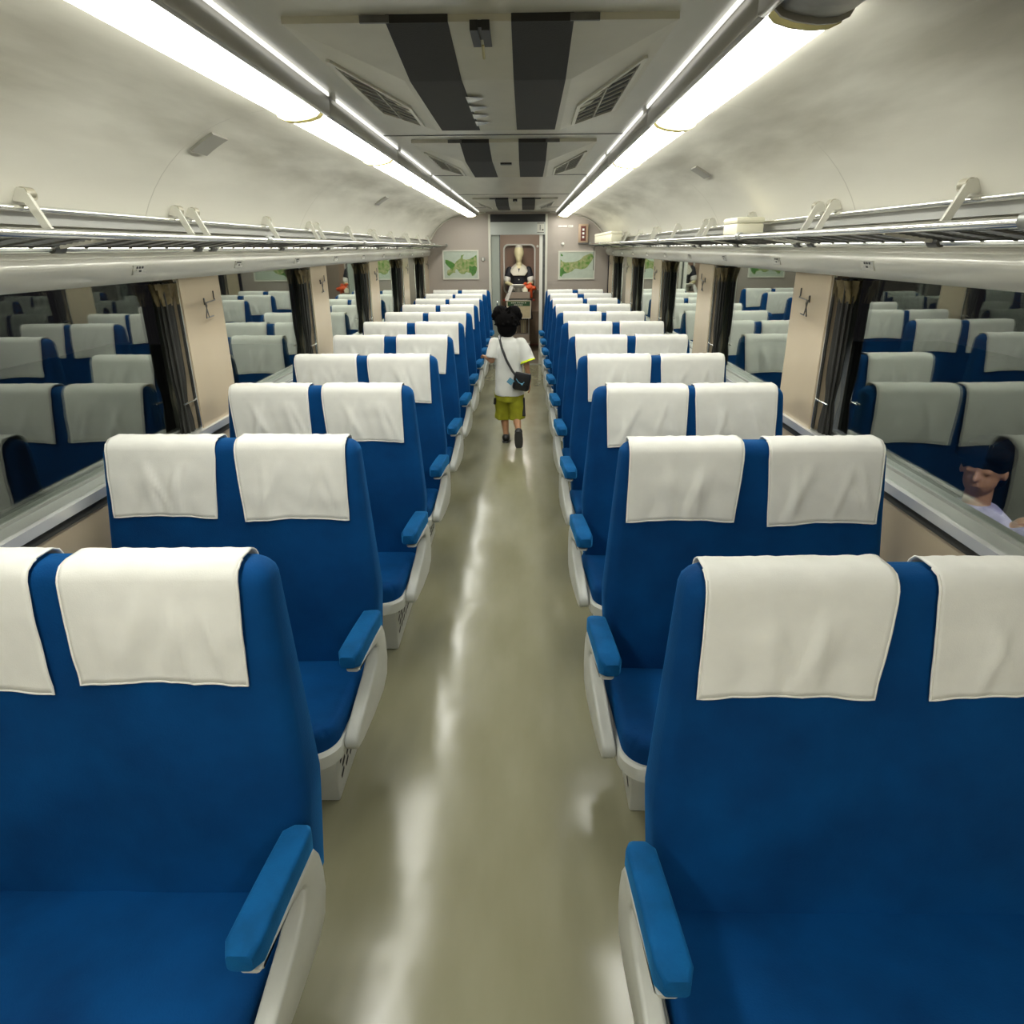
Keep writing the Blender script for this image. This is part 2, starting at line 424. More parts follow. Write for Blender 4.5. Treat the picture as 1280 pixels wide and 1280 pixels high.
MB().box(-DX, DX, -.01, .11, 0, .006).build('threshold', M['alu'], dr, 0)

def text_mesh(body, size, name, m, loc, parent=None, ext=.0006):
    c = bpy.data.curves.new(name, 'FONT'); c.body = body; c.size = size; c.extrude = ext; c.align_x = 'CENTER'; c.align_y = 'CENTER'
    o = bpy.data.objects.new(name, c); COL.objects.link(o)
    dg = bpy.context.evaluated_depsgraph_get(); dg.update()
    me = bpy.data.meshes.new_from_object(o.evaluated_get(dg)); bpy.data.objects.remove(o); bpy.data.curves.remove(c)
    me.materials.clear(); me.materials.append(m); me.name = name
    ob = bpy.data.objects.new(name, me); COL.objects.link(ob); ob.location = loc; ob.rotation_euler = (PI / 2, 0, 0)
    if parent: ob.parent = parent
    return ob
# car number sign
sg = thing('car_number_sign', (.33, Y1 - .034, 1.965), 'small silver sign with a 1 on the door header', 'sign')
MB().box(-.05, .05, 0, .004, -.07, .07).build('plate', M['alu_paint'], sg, 0)
text_mesh('1', .10, 'numeral', M['ink'], (-.008, -.001, 0), sg)
for q in ((-.05, .05, .058, .066), (-.05, .05, -.066, -.058), (.018, .042, -.036, -.018)):
    MB().box(q[0], q[1], -.001, 0, q[2], q[3]).build('lettering_bar', M['ink'], sg, 0)

# vestibule beyond the doorway
VB = 12.8
struct(MB().box(-1.2, -1.1, Y1 + .08, VB, 0, 2.2).box(1.1, 1.2, Y1 + .08, VB, 0, 2.2).build('wall_vestibule', M['vest'], smooth=0))
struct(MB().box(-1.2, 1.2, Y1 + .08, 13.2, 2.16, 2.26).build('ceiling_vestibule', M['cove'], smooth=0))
wv = MB(); wv.box(-1.1, -.40, VB, VB + .08, 0, 2.16); wv.box(.40, 1.1, VB, VB + .08, 0, 2.16); wv.box(-.40, .40, VB, VB + .08, 1.92, 2.16)
struct(wv.build('wall_gangway', M['vest'], smooth=0))
gd = bpy.data.objects.new('door_2', None); gd.location = (0, VB, 0); COL.objects.link(gd)
struct(gd, 'brown gangway door with rounded window behind the mannequin')
def rrect(x0, x1, z0, z1, r, n=6):
    p = []
    for cx, cz, a0 in ((x1 - r, z1 - r, 0), (x0 + r, z1 - r, PI / 2), (x0 + r, z0 + r, PI), (x1 - r, z0 + r, 1.5 * PI)):
        for k in range(n + 1): p.append((cx + r * math.cos(a0 + PI / 2 * k / n), cz + r * math.sin(a0 + PI / 2 * k / n)))
    return p
hole = rrect(-.255, .265, .95, 1.735, .075)
outer = []
for x, z in hole:   # project to the door's rectangle
    cx, cz = .005, 1.34; dx, dz = x - cx, z - cz
    t = min((.395 if dx > 0 else .405) / abs(dx) if abs(dx) > 1e-6 else 9, (.58 if dz > 0 else 1.34) / abs(dz) if abs(dz) > 1e-6 else 9)
    outer.append((cx + dx * t, cz + dz * t))
mb = MB(); n = len(hole)
mb.add([(x, 0, z) for x, z in hole] + [(x, 0, z) for x, z in outer], [(i, (i + 1) % n, n + (i + 1) % n, n + i) for i in range(n)])
mb.add([(x, 0, z) for x, z in hole] + [(x, .05, z) for x, z in hole], [(i, (i + 1) % n, n + (i + 1) % n, n + i) for i in range(n)])
mb.add([(x, .05, z) for x, z in hole] + [(x, .05, z) for x, z in outer], [(i, (i + 1) % n, n + (i + 1) % n, n + i) for i in range(n)])
mb.build('door_leaf', M['gangdoor'], gd, 0)
fr = MB(); o2 = rrect(-.28, .29, .925, 1.76, .09)
fr.loft([[(x, -.012, z) for x, z in o2], [(x, -.018, z) for x, z in rrect(-.27, .28, .935, 1.75, .085)], [(x, -.012, z) for x, z in hole], [(x, 0, z) for x, z in hole]], caps=False)
fr.add([(x, -.012, z) for x, z in o2] + [(x, 0, z) for x, z in o2], [(i, (i + 1) % n, n + (i + 1) % n, n + i) for i in range(n)])
fr.build('window_surround', M['clothwhite'], gd)
MB().box(-.26, .27, .02, .026, .945, 1.74).build('glass_pane', M['glass'], gd, 0)
MB().box(-.36, .37, -.006, 0, .05, .62).build('kick_panel', M['dirtywood'], gd, 0)
MB().rbox(.32, .345, -.05, -.006, .93, 1.02, .008).build('door_handle', M['alu_bright'], gd)
MB().tube([(.325, -.012, 1.72), (.325, 0, 1.72)], .022, 12).build('lock_rosette', M['labelwhite'], gd)
struct(MB().box(-1.0, 1.0, 12.93, 12.98, 0, 2.16).build('wall_gangway_end', M['gangwall'], smooth=0))

# ------------------------------------------------------------------ outside hall
struct(MB().box(-12, 12, -6, 20, -.95, -.85).build('ground_outside', M['hall'], smooth=0))

# ------------------------------------------------------------------ seats
def seat_profile_w(z):
    if z > .6: return .413 + .040 * (1 - (z - .6) / .52)
    return .453 - .02 * (.6 - z) / .3
ZT = 1.125
def yf(z):   # front face of the backrest
    t = (z - .36) / (ZT - .36); return -.088 + .072 * t
def thick(z):
    t = max(0, min(1, (z - .30) / (ZT - .30))); return .15 - .045 * t
def back_mesh():
    mb = MB(); rings = []; zs = [.30, .32] + [.32 + (1.085 - .32) * k / 16 for k in range(1, 17)] + [1.100, 1.112, 1.120, 1.1245]
    N = 72
    for z in zs:
        w = seat_profile_w(z); t = thick(z); yc = yf(z) + t / 2
        e = 0
        if z > 1.085:
            q = (z - 1.085) / .04; e = .036 * (1 - math.sqrt(max(0, 1 - min(q, .995) ** 2)))
        if z == .30: e = .012
        ring = []
        for k in range(N):
            a = 2 * PI * k / N; c, s_ = math.cos(a), math.sin(a); p = 7.
            # superellipse with corner radius independent of width: use rounded rectangle
            hw, ht, r = w - e, t / 2 - e, min(.034, t / 2 - e)
            # rounded-rectangle by angle parametrisation over the perimeter
            P = []
            ring.append(None)
        # perimeter sampling
        hw, ht = w - e, max(t / 2 - e, .01); r = min(.036, ht * .95)
        pts = []
        for sxx in range(24): pts.append((-hw + r + (2 * hw - 2 * r) * sxx / 23, -ht))
        for k in range(1, 7):
            a = -PI / 2 + PI / 2 * k / 6; pts.append((hw - r + r * math.cos(a), -ht + r + r * math.sin(a)))
        for k in range(1, 7):
            a = PI / 2 * k / 6; pts.append((hw - r + r * math.cos(a), ht - r + r * math.sin(a)))
        for sxx in range(1, 24): pts.append((hw - r - (2 * hw - 2 * r) * sxx / 23, ht))
        for k in range(1, 7):
            a = PI / 2 + PI / 2 * k / 6; pts.append((-hw + r + r * math.cos(a), ht - r + r * math.sin(a)))
        for k in range(1, 6):
            a = PI + PI / 2 * k / 6; pts.append((-hw + r + r * math.cos(a), -ht + r + r * math.sin(a)))
        ring = []
        for x, y in pts:
            dy = 0
            if y < 0:
                u = abs(x) / w
                pad = math.exp(-((u - .48) / .33) ** 2)
                lum = math.exp(-((z - .62) / .22) ** 2) * .016 + math.exp(-((z - .98) / .12) ** 2) * .008
                dy = -pad * lum + .008 * math.exp(-(x / .02) ** 2) * (1 if z < 1.1 else 0)
            ring.append((x, yc + y + dy, z))
        rings.append(ring)
    return mb.loft(rings)
def cushion_mesh():
    bm = bmesh.new(); mb = MB()
    x0, x1, y0, y1 = -.415, .415, -.52, -.03
    nx, ny = 40, 26
    def top(x, y):
        t = (y - y0) / (y1 - y0)
        z = .405 - .05 * t
        u = abs(x) / .415
        z += .012 * math.exp(-((u - .48) / .3) ** 2) * math.sin(PI * min(1, t + .1)) + .006 * math.sin(x * 9 + y * 13) * .4
        # rounded edges
        r = .035
        for d in (x - x0, x1 - x, y - y0):
            if d < r: z -= r - math.sqrt(max(0, r * r - (r - d) ** 2))
        return z
    def px(i):  # denser at the sides
        t = i / nx; return x0 + (x1 - x0) * (.5 - .5 * math.cos(PI * t) * (.35 + .65)) if False else x0 + (x1 - x0) * (t - .10 * math.sin(2 * PI * t))
    def py(j):
        t = j / ny; return y0 + (y1 - y0) * t ** 1.5
    def corner(x, y):   # round the front corners in plan
        R = .085; cx = x1 - R; cy = y0 + R
        ax = abs(x)
        if ax > cx and y < cy:
            dx, dy = ax - cx, cy - y; m = max(dx, dy); l = math.hypot(dx, dy)
            if l > 1e-6:
                k = m / l; ax, y = cx + dx * k, cy - dy * k
        return math.copysign(ax, x), y
    vs = []; idx = {}
    for j in range(ny + 1):
        for i in range(nx + 1):
            x, y = px(i), py(j); z = top(x, y); X, Y = corner(x, y)
            idx[i, j] = len(vs); vs.append((X, Y, z))
    fs = [(idx[i, j], idx[i + 1, j], idx[i + 1, j + 1], idx[i, j + 1]) for j in range(ny) for i in range(nx)]
    loop = [(i, 0) for i in range(nx + 1)] + [(nx, j) for j in range(1, ny + 1)] + [(i, ny) for i in range(nx - 1, -1, -1)] + [(0, j) for j in range(ny - 1, 0, -1)]
    base = {}
    for i, j in loop:
        base[i, j] = len(vs); x, y, z = vs[idx[i, j]]; vs.append((x, y, .315))
    for a, b in zip(loop, loop[1:] + loop[:1]): fs.append((idx[a], base[a], base[b], idx[b]))
    fs.append(tuple(base[p] for p in loop))
    bm.free()
    vs = [(x * (1 - .05 * max(0, (-.1 - y) / .42)), y, z) for x, y, z in vs]
    return mb.add(vs, fs)

def cover_mesh(seed, w=.350):
    """linen cover hung over the top of the backrest: front flap, over the top, back flap"""
    rnd = random.Random(seed); path = []
    off = .006
    drop = .245 + rnd.uniform(-.012, .012)
    for k in range(15):
        z = ZT - drop + (drop - .045) * k / 14; path.append((yf(z) - off, z))
    zb = 1.085; t = thick(zb); ya = yf(zb) - off; yb = yf(zb) + t + off; r = .04
    for k in range(1, 7):
        a = PI - PI / 2 * k / 6; path.append((ya + r + r * math.cos(a), ZT + off - r + r * math.sin(a)))
    for k in range(1, 7):
        a = PI / 2 - PI / 2 * k / 6; path.append((yb - r + r * math.cos(a), ZT + off - r + r * math.sin(a)))
    for k in range(1, 9):
        z = zb - .16 * k / 8; path.append((yf(z) + thick(z) + off, z))
    nx = 36; vs = []; skew = rnd.uniform(-.012, .012); lift = rnd.uniform(-.006, .006)
    waves = [(rnd.uniform(-.12, .12), rnd.uniform(-.5, .5), rnd.uniform(.008, .018), rnd.uniform(.4, 1.)) for _ in range(7)]
    for j, (y, z) in enumerate(path):
        s = j / 14 if j <= 14 else 1      # 0 at the hem, 1 at the top
        for i in range(nx + 1):
            u = i / nx * 2 - 1; x = u * w / 2
            front = 1 if j <= 14 else 0
            z2 = z; y2 = y
            if front:
                h = 1 - s
                x += skew * h * 1.2 + (.006 * h * (1 if u < 0 else -1)) * abs(u)
                z2 += lift * u * h + .006 * h * math.cos(u * 2.2)
                for cx, sl, wd, am in waves:
                    d = (x - cx - sl * (z - ZT)) / wd
                    y2 -= .0075 * am * math.exp(-d * d) * math.sin(PI * min(1, .15 + .85 * s)) * (1 if am > .55 else -.5)
                nn = noise.noise(Vector((x * 11 + seed * 7.3, z * 11, seed)))
                y2 -= abs(nn) * .010 * (.3 + .7 * h)
                y2 -= .004 * math.exp(-((h - .35) / .3) ** 2)
            else:
                z2 += .0035 * noise.noise(Vector((x * 40, j * .8, seed + 9))) * (1 if j < 28 else .3)
                z2 += .002
            vs.append((x, y2, z2))
    fs = []
    for j in range(len(path) - 1):
        for i in range(nx):
            a = j * (nx + 1) + i; fs.append((a, a + 1, a + nx + 2, a + nx + 1))
    me = MB().add(vs, fs)
    o = me.build('headrest_cover', M['linen'], None, 0)
    md = o.modifiers.new('s', 'SOLIDIFY'); md.thickness = .0035; md.offset = 1
    bake(o); smooth_all(o)
    d = o.data; bpy.data.objects.remove(o)
    # stitched hem round the front flap
    hem = [(0, j) for j in range(20, -1, -1)] + [(i, 0) for i in range(1, nx + 1)] + [(nx, j) for j in range(1, 21)]
    hp = [vs[j * (nx + 1) + i] for i, j in hem]
    h = MB().tube([(x, y - .002, z) for x, y, z in hp], .0028, 6).mesh('stitched_hem', M['hem'])
    return d, h

BACK = back_mesh().mesh('backrest', M['moquette'], 60)
CUSH = cushion_mesh().mesh('cushion', M['moquette'], 50)
COVERS = [cover_mesh(k + 1) for k in range(6)]
def arm_meshes():
    """armrest on the aisle end; built for the +x end of the seat, seat centre at x=0"""
    xo = .8175 - .335
    pad = MB()
    # pad: rounded bar, slightly wider at the front
    rings = []
    for k in range(13):
        t = k / 12; y = -.385 + .285 * t
        e = 0
        for d in (t * .285, (1 - t) * .285):
            if d < .010: e = max(e, .010 - math.sqrt(max(0, .010 ** 2 - (.010 - d) ** 2)))
        hw = .033 - .003 * t - e; ht = .029 - e; zc = .553 + .004 * math.sin(PI * t)
        ring = []
        for x, z in rrect(-hw, hw, -ht, ht, min(.010, hw * .6, ht * .6), 4): ring.append((xo + x, y, zc + z))
        rings.append(ring)
    pad.loft(rings)
    br = MB()
    rear = [(-.375, .525), (-.115, .525), (-.095, .49), (-.083, .44), (-.083, .38), (-.105, .325), (-.16, .293), (-.28, .280), (-.40, .280), (-.445, .288)]
    frnt = [(-.455, .305), (-.445, .335), (-.34, .378), (-.245, .415), (-.195, .445), (-.172, .472), (-.185, .494), (-.25, .508), (-.375, .516)]
    poly = [(y, z) for y, z in rear + frnt]
    bm = bmesh.new()
    v0 = [bm.verts.new((xo - .012, y, z)) for y, z in poly]; v1 = [bm.verts.new((xo + .030, y, z)) for y, z in poly]
    n = len(poly); bm.faces.new(v0); bm.faces.new(list(reversed(v1)))
    for i in range(n): bm.faces.new((v0[i], v1[i], v1[(i + 1) % n], v0[(i + 1) % n]))
    bmesh.ops.recalc_face_normals(bm, faces=bm.faces[:])
    ed = [e for e in bm.edges if abs(e.verts[0].co.x - e.verts[1].co.x) < 1e-6]
    bmesh.ops.bevel(bm, geom=ed, offset=.009, segments=3, profile=.5, affect='EDGES')
    br.bm(bm)
    for q in (pad, br): q.v = [(x - .075 * max(0, -.10 - y), y, z) for x, y, z in q.v]
    return pad, br
PAD, BRK = arm_meshes()
tray = MB()
tp = []
for (cx, cy, a0, R) in ((.315, -.44, -PI / 2, .095), (.405, -.05, 0, .02), (-.405, -.05, PI / 2, .02), (-.315, -.44, PI, .095)):
    for k in range(9):
        a = a0 + PI / 2 * k / 8; tp.append((cx + R * math.cos(a), cy + R * math.sin(a)))
tray.loft([[(x * .97, y * .98, .268) for x, y in tp], [(x, y, .278) for x, y in tp], [(x, y, .318) for x, y in tp], [(x * .985, y * .99, .326) for x, y in tp]])
TRAY = tray.mesh('seat_tray', M['seat_plastic'], 40)
ped = MB(); ped.rbox(-.30, .345, -.36, .10, 0, .268, .008)
PED = ped.mesh('pedestal', M['seat_plastic'], 40)
def grille_mesh():
    g = MB()
    for r in range(6):
        for c in range(7):
            y = -.32 + c * .056 + (.02 if r % 2 else 0); z = .06 + r * .03
            g.add([(.3455, y, z), (.3455, y + .034, z + .012), (.3455, y + .034, z + .024), (.3455, y, z + .012)], [(0, 1, 2, 3)])
            g.add([(.347, y, z), (.347, y + .034, z + .012), (.347, y + .034, z + .024), (.347, y, z + .012)], [(0, 1, 2, 3)])
    return g
GR = grille_mesh()
MESH = {}
for s in (1, -1):   # s=-1: row on the -x side, aisle end at +x
    f = (lambda m: m) if s == -1 else (lambda m: m.mirror_x())
    MESH[s] = dict(pad=f(PAD).mesh('arm_pad', M['arm_moquette'], 60), brk=f(BRK).mesh('armrest_bracket', M['seat_plastic'], 50), gr=f(GR).mesh('vent_slots', M['dark_grille'], 0))
    MESH[s]['ped'] = f(ped).mesh('pedestal', M['seat_plastic'], 40)
def ob(name, data, parent, loc=(0, 0, 0)):
    o = bpy.data.objects.new(name, data); COL.objects.link(o); o.parent = parent; o.location = loc; return o
def make_seat(s):
    t = thing('double_seat', (s * .8175, 1.2, 0), None, 'seat', 'double seats facing the camera')
    ob('backrest', BACK, t); bx = 0 if s < 0 else -.035; ob('cushion', CUSH, t, (bx, 0, 0))
    for k in (-1, 1):
        c = ob('headrest_cover', COVERS[0][0], t, (k * .207 + (-.010 if s < 0 else .018), 0, 0)); c['label'] = 'white linen headrest cover'
        ob('stitched_hem', COVERS[0][1], c)
    a = ob('armrest', MESH[s]['brk'], t, (-.035 if s < 0 else -.004, 0, 0)); ob('arm_pad', MESH[s]['pad'], a)
    ob('seat_tray', TRAY, t, (bx, 0, 0))
    p = ob('pedestal', MESH[s]['ped'], t, (bx, 0, 0)); ob('vent_slots', MESH[s]['gr'], p)
    return t
rnd = random.Random(21)
for s in (-1, 1):
    proto = make_seat(s)
    for n in range(11):
        t = proto if n == 0 else copy_tree(proto)
        t.location = (s * .8175 + (-.035 if (s, n) == (-1, 1) else 0), (1.186 if s < 0 else 1.152) + .91 * n, 0)
        t['label'] = 'blue double seat with white headrest covers, %s from the camera %s' % (ORD[n], SIDE[s])
        for c in t.children:
            if c.name.startswith('headrest_cover'):
                v = rnd.choice(COVERS); c.data = v[0]; c.location.x += rnd.uniform(-.012, .012)
                c.rotation_euler = (0, rnd.uniform(-.012, .012), 0)
                for h in c.children: h.data = v[1]

# ------------------------------------------------------------------ lamps
LENS_PROF = [(.578, 2.165), (.583, 2.138), (.600, 2.122), (.630, 2.113), (.670, 2.108), (.705, 2.110), (.727, 2.120), (.737, 2.138), (.735, 2.153)]
def lamp(s, y0, y1, lit, idx):
    lab = ('glowing white fluorescent lamp cover, %s from the camera %s' % (ORD[idx], 'along the ceiling over the empty rack' if s < 0 else 'over the boxes rack')) if lit else 'unlit grey lamp cover in the ceiling strip at the top edge'
    t = thing('ceiling_lamp', (s * .655, (y0 + y1) / 2, 2.16), lab, 'lamp', 'fluorescent lamp covers along the ceiling')
    L = (y1 - y0) / 2 - .022
    pr = [(s * (x - .655), z - 2.16) for x, z in LENS_PROF]
    mb = MB(); rings = []
    for yy, k in ((-L, .90), (-L + .012, .985), (-L + .03, 1.), (L - .03, 1.), (L - .012, .985), (L, .90)):
        rings.append([(x * (1 - (1 - k) * .5), yy, .002 + (z - .002) * k) for x, z in pr])
    mb.loft(rings)
    mb.build('lamp_lens', M['lens_lit'] if lit else M['lens_off'], t, 50)
    for yy in (-L - .004, L + .001):
        c = MB(); pp = [(x * 1.04, z - .007) for x, z in pr]
        c.prism(pp, 'y', yy - .002, yy + .005); c.build('end_cap', M['lens_cap'] if lit else M['rail_grey'], t, 0)
    # housing rail on the aisle edge and glow strip painting the lit ceiling edge
    MB().rbox(min(s * -.078, s * -.099), max(s * -.078, s * -.099), -L - .022, L + .022, -.042, .018, .006).build('housing_rail', M['rail_grey'], t)
    if lit:
        MB().box(min(s * -.107, s * -.112), max(s * -.107, s * -.112), -L + .03, L - .03, .008, .018).build('ceiling_glow_strip', M['edge_glow'], t, 0)
    return t
for k in range(-2, 7): 
    y0 = 1.31 + 1.31 * k
    if k == -2 and y0 < Y0: y0 = Y0 + .05
    if k >= 0: lamp(-1, y0, 1.31 + 1.31 * (k + 1), True, k)
for k in range(7):
    lamp(1, 1.61 + 1.29 * k, 1.61 + 1.29 * (k + 1), True, k)
lamp(1, .32, 1.61, False, 0)
# the same two strips go on behind the camera
for s, spans in ((-1, ((0.0, 1.31), (-1.31, 0.0), (-2.62, -1.31), (-3.93, -2.62))), (1, ((-.97, .32), (-2.26, -.97), (-3.55, -2.26)))):
    for a, b in spans:
        t = lamp(s, a, b, True, 0)
        t['label'] = 'glowing lamp cover behind the camera %s, %s' % ('over the empty rack' if s < 0 else 'over the boxes rack', ORD[int(round(-a / 1.3))])
M_v = mat('vestibule_lamp', (.9, .9, .9), .4, emit=(1, .95, .85), estr=120.)
vl = thing('vestibule_lamp', (0, 11.5, 2.15), 'small round lamp on the vestibule ceiling behind the header', 'lamp')
MB().tube([(0, 0, -.03), (0, 0, 0)], .12, 20).build('lamp_lens', M_v, vl); MB().tube([(0, 0, -.012), (0, 0, .01)], .135, 20).build('lamp_ring', M['alu'], vl)

# ------------------------------------------------------------------ air-conditioning outlets
def aircon(y0, label):
    t = thing('air_conditioner', (0, y0, CEIL), label, 'air conditioner', 'ceiling air conditioner outlets')
    A = (.44, 0, -.012); At = (.44, 0, 0); Lq = 1.16
    zc = -.062
    # hull corner points (x>0)
    A0 = (.44, 0, -.014); B = (.445, 1.08, -.008); C = (.235, Lq, zc); D = (.225, .34, zc + .004); Cr = (.235, Lq + .02, 0)
    hull = MB()
    def quad(*p): hull.add(list(p), [tuple(range(len(p)))])
    m_ = lambda p: (-p[0], p[1], p[2])
    stripe = [(-.225, 'p'), (-.10, 'd'), (-.045, 'p'), (.045, 'p')]
    # front lip
    hull.loft([[(x, 0, 0) for x in (-.44, .44)] + [(.44, .012, 0), (-.44, .012, 0)], [(x, 0, -.014) for x in (-.44, .44)] + [(.44, .012, -.014), (-.44, .012, -.014)]])
    quad(m_(A0), A0, D, m_(D))                      # front slope
    quad(m_(D), D, C, m_(C))                        # bottom
    quad(m_(C), C, Cr, m_(Cr))                      # rear
    for k in (1, -1):
        f = (lambda p: p) if k == 1 else m_
        quad(f(A0), f(B), f(C), f(D))               # side facet
        quad(f(B), f((B[0], B[1], 0)), f(Cr), f(C))
        quad(f(A0), f((A0[0], 0, 0)), f((B[0], B[1], 0)), f(B))
    hull.build('housing', M['acpaint'], t, 0)
    # dark filter bands following the front slope and the bottom
    for k in (-1, 1):
        d = MB()
        xa0, xb0, xa1, xb1 = .070, .208, .070, .214
        def sl(x, y, e=-.002):
            z = -.014 + (zc + .004 + .014) * min(1, y / .34) if y < .34 else zc + .004 - .004 * (y - .34) / (Lq - .34)
            return (k * x, y, z + e)
        ys = [.0, .17, .338, .36, .7, Lq - .02]
        vs = []; fs = []
        for i, y in enumerate(ys):
            w = y / Lq
            xa, xb = xa0 + (xa1 - xa0) * w, xb0 + (xb1 - xb0) * w
            vs += [sl(xa, y), sl(xb, y), sl(xb, y, .004), sl(xa, y, .004)]
        for i in range(len(ys) - 1):
            a = i * 4
            for q in range(4): fs.append((a + q, a + (q + 1) % 4, a + 4 + (q + 1) % 4, a + 4 + q))
        fs += [(0, 1, 2, 3), tuple(range(len(vs) - 4, len(vs)))]
        d.add(vs, fs); d.box(min(k * xa0, k * xb0), max(k * xa0, k * xb0), -.004, 0, -.016, 0)
        d.build('filter_band', M['acdark'], t, 0)
        # grille in the side facet
        f = (lambda p: Vector((k * p[0], p[1], p[2])))
        a, b, c_, d_ = map(f, (A0, B, C, D))
        def fac(u, v):   # u from front (0) to rear (1), v from outer (0) to inner (1)
            p = (a * (1 - u) + b * u) * (1 - v) + (d_ * (1 - u) + c_ * u) * v
            n = (b - a).cross(d_ - a).normalized()
            if n.z > 0: n = -n
            return p, n
        def barq(mb, p0, p1, w, h):
            (q0, n0), (q1, n1) = p0, p1
            t_ = (q1 - q0).normalized(); sd = n0.cross(t_).normalized() * w / 2
            mb.loft([[q0 + sd - n0 * .002, q0 - sd - n0 * .002, q0 - sd + n0 * h, q0 + sd + n0 * h], [q1 + sd - n0 * .002, q1 - sd - n0 * .002, q1 - sd + n0 * h, q1 + sd + n0 * h]])
        op = MB(); cs = [fac(.22, .14), fac(.93, .14), fac(.93, .80), fac(.52, .80)]
        op.add([p + n * .0015 for p, n in cs], [(0, 1, 2, 3)]); op.build('outlet_opening', M['acdark'], t, 0)
        fr_ = MB()
        for i in range(4): barq(fr_, cs[i], cs[(i + 1) % 4], .012, .008)
        fr_.build('grille_frame', M['acframe'], t, 0)
        slt = MB()
        for i in range(1, 8):
            u = .26 + .66 * i / 8; v1 = min(.80, .14 + (u - .22) / .30 * .66)
            barq(slt, fac(u, .15), fac(min(u + .03, .93), v1), .006, .006)
        barq(slt, fac(.40, .47), fac(.92, .47), .005, .009)
        slt.build('grille_slats', M['acslat'], t, 0)
        MB().box(min(k * .20, k * .265), max(k * .20, k * .265), -.008, .0, -.016, -.002).build('latch', M['steel_dark'], t, 0)
    h = MB()
    if not 3 < y0 < 5:
        h.box(-.022, -.004, -.006, .13, -.032, -.012); h.box(.004, .022, -.006, .13, -.032, -.012)
        h.box(-.004, .004, -.004, .13, -.026, -.012); h.build('thermostat_slot', M['black'], t, 0)
        MB().tube([(0, .12, -.03), (0, .17, -.046)], .0035, 6).build('pull_pin', M['lens_cap'], t)
    else:
        h.box(-.03, .03, .40, .45, zc - .004, zc + .01); h.build('thermostat_slot', M['black'], t, 0)
    if y0 < 3: 
        w = MB(); rr = random.Random(3)
        for i in range(4):
            y = .52 + i * .14
            w.add([(-.075, y, zc - .0025), (-.02 + rr.uniform(-.01, .02), y + .02, zc - .0025), (-.03, y + .045, zc - .0025), (-.075, y + .10, zc - .0025)], [(0, 1, 2, 3)])
        w.build('worn_patches', M['alu_paint'], t, 0)
    return t
aircon(1.79, 'large ceiling air conditioner with two dark bands and side grilles, first from the camera')
aircon(3.64, 'ceiling air conditioner with dark bands, second from the camera, mid-ceiling')
aircon(7.70, 'ceiling air conditioner with dark bands, third from the camera, close to the doorway')

# small grey ventilator plates on the coves
def vent(s, y, ang0, ang1, ly, label):
    pts = []
    for k in range(7):
        a = ang0 + (ang1 - ang0) * k / 6
        pts.append((WX - (WX - cx0) * (1 - math.cos(a)), czw + (2.15 - czw) * math.sin(a)))
    poly = [(s * x, z - .001) for x, z in pts] + [(s * (x - .006), z - .009) for x, z in reversed(pts)]
    o = MB().prism(poly, 'y', y, y + ly).build('ventilator_plate', mat('vent_grey', (.25, .24, .20), .5), None, 40)
    return tag(o, label, 'vent', 'grey ventilator plates on the ceiling coves')
vent(-1, 2.72, .92, 1.10, .13, 'grey ventilator plate on the cove above the empty rack, first from the camera')
vent(-1, 5.95, .92, 1.10, .13, 'grey ventilator plate on the cove above the empty rack, second from the camera')
vent(1, 4.0, .96, 1.12, .13, 'grey ventilator plate on the cove above the white boxes rack')

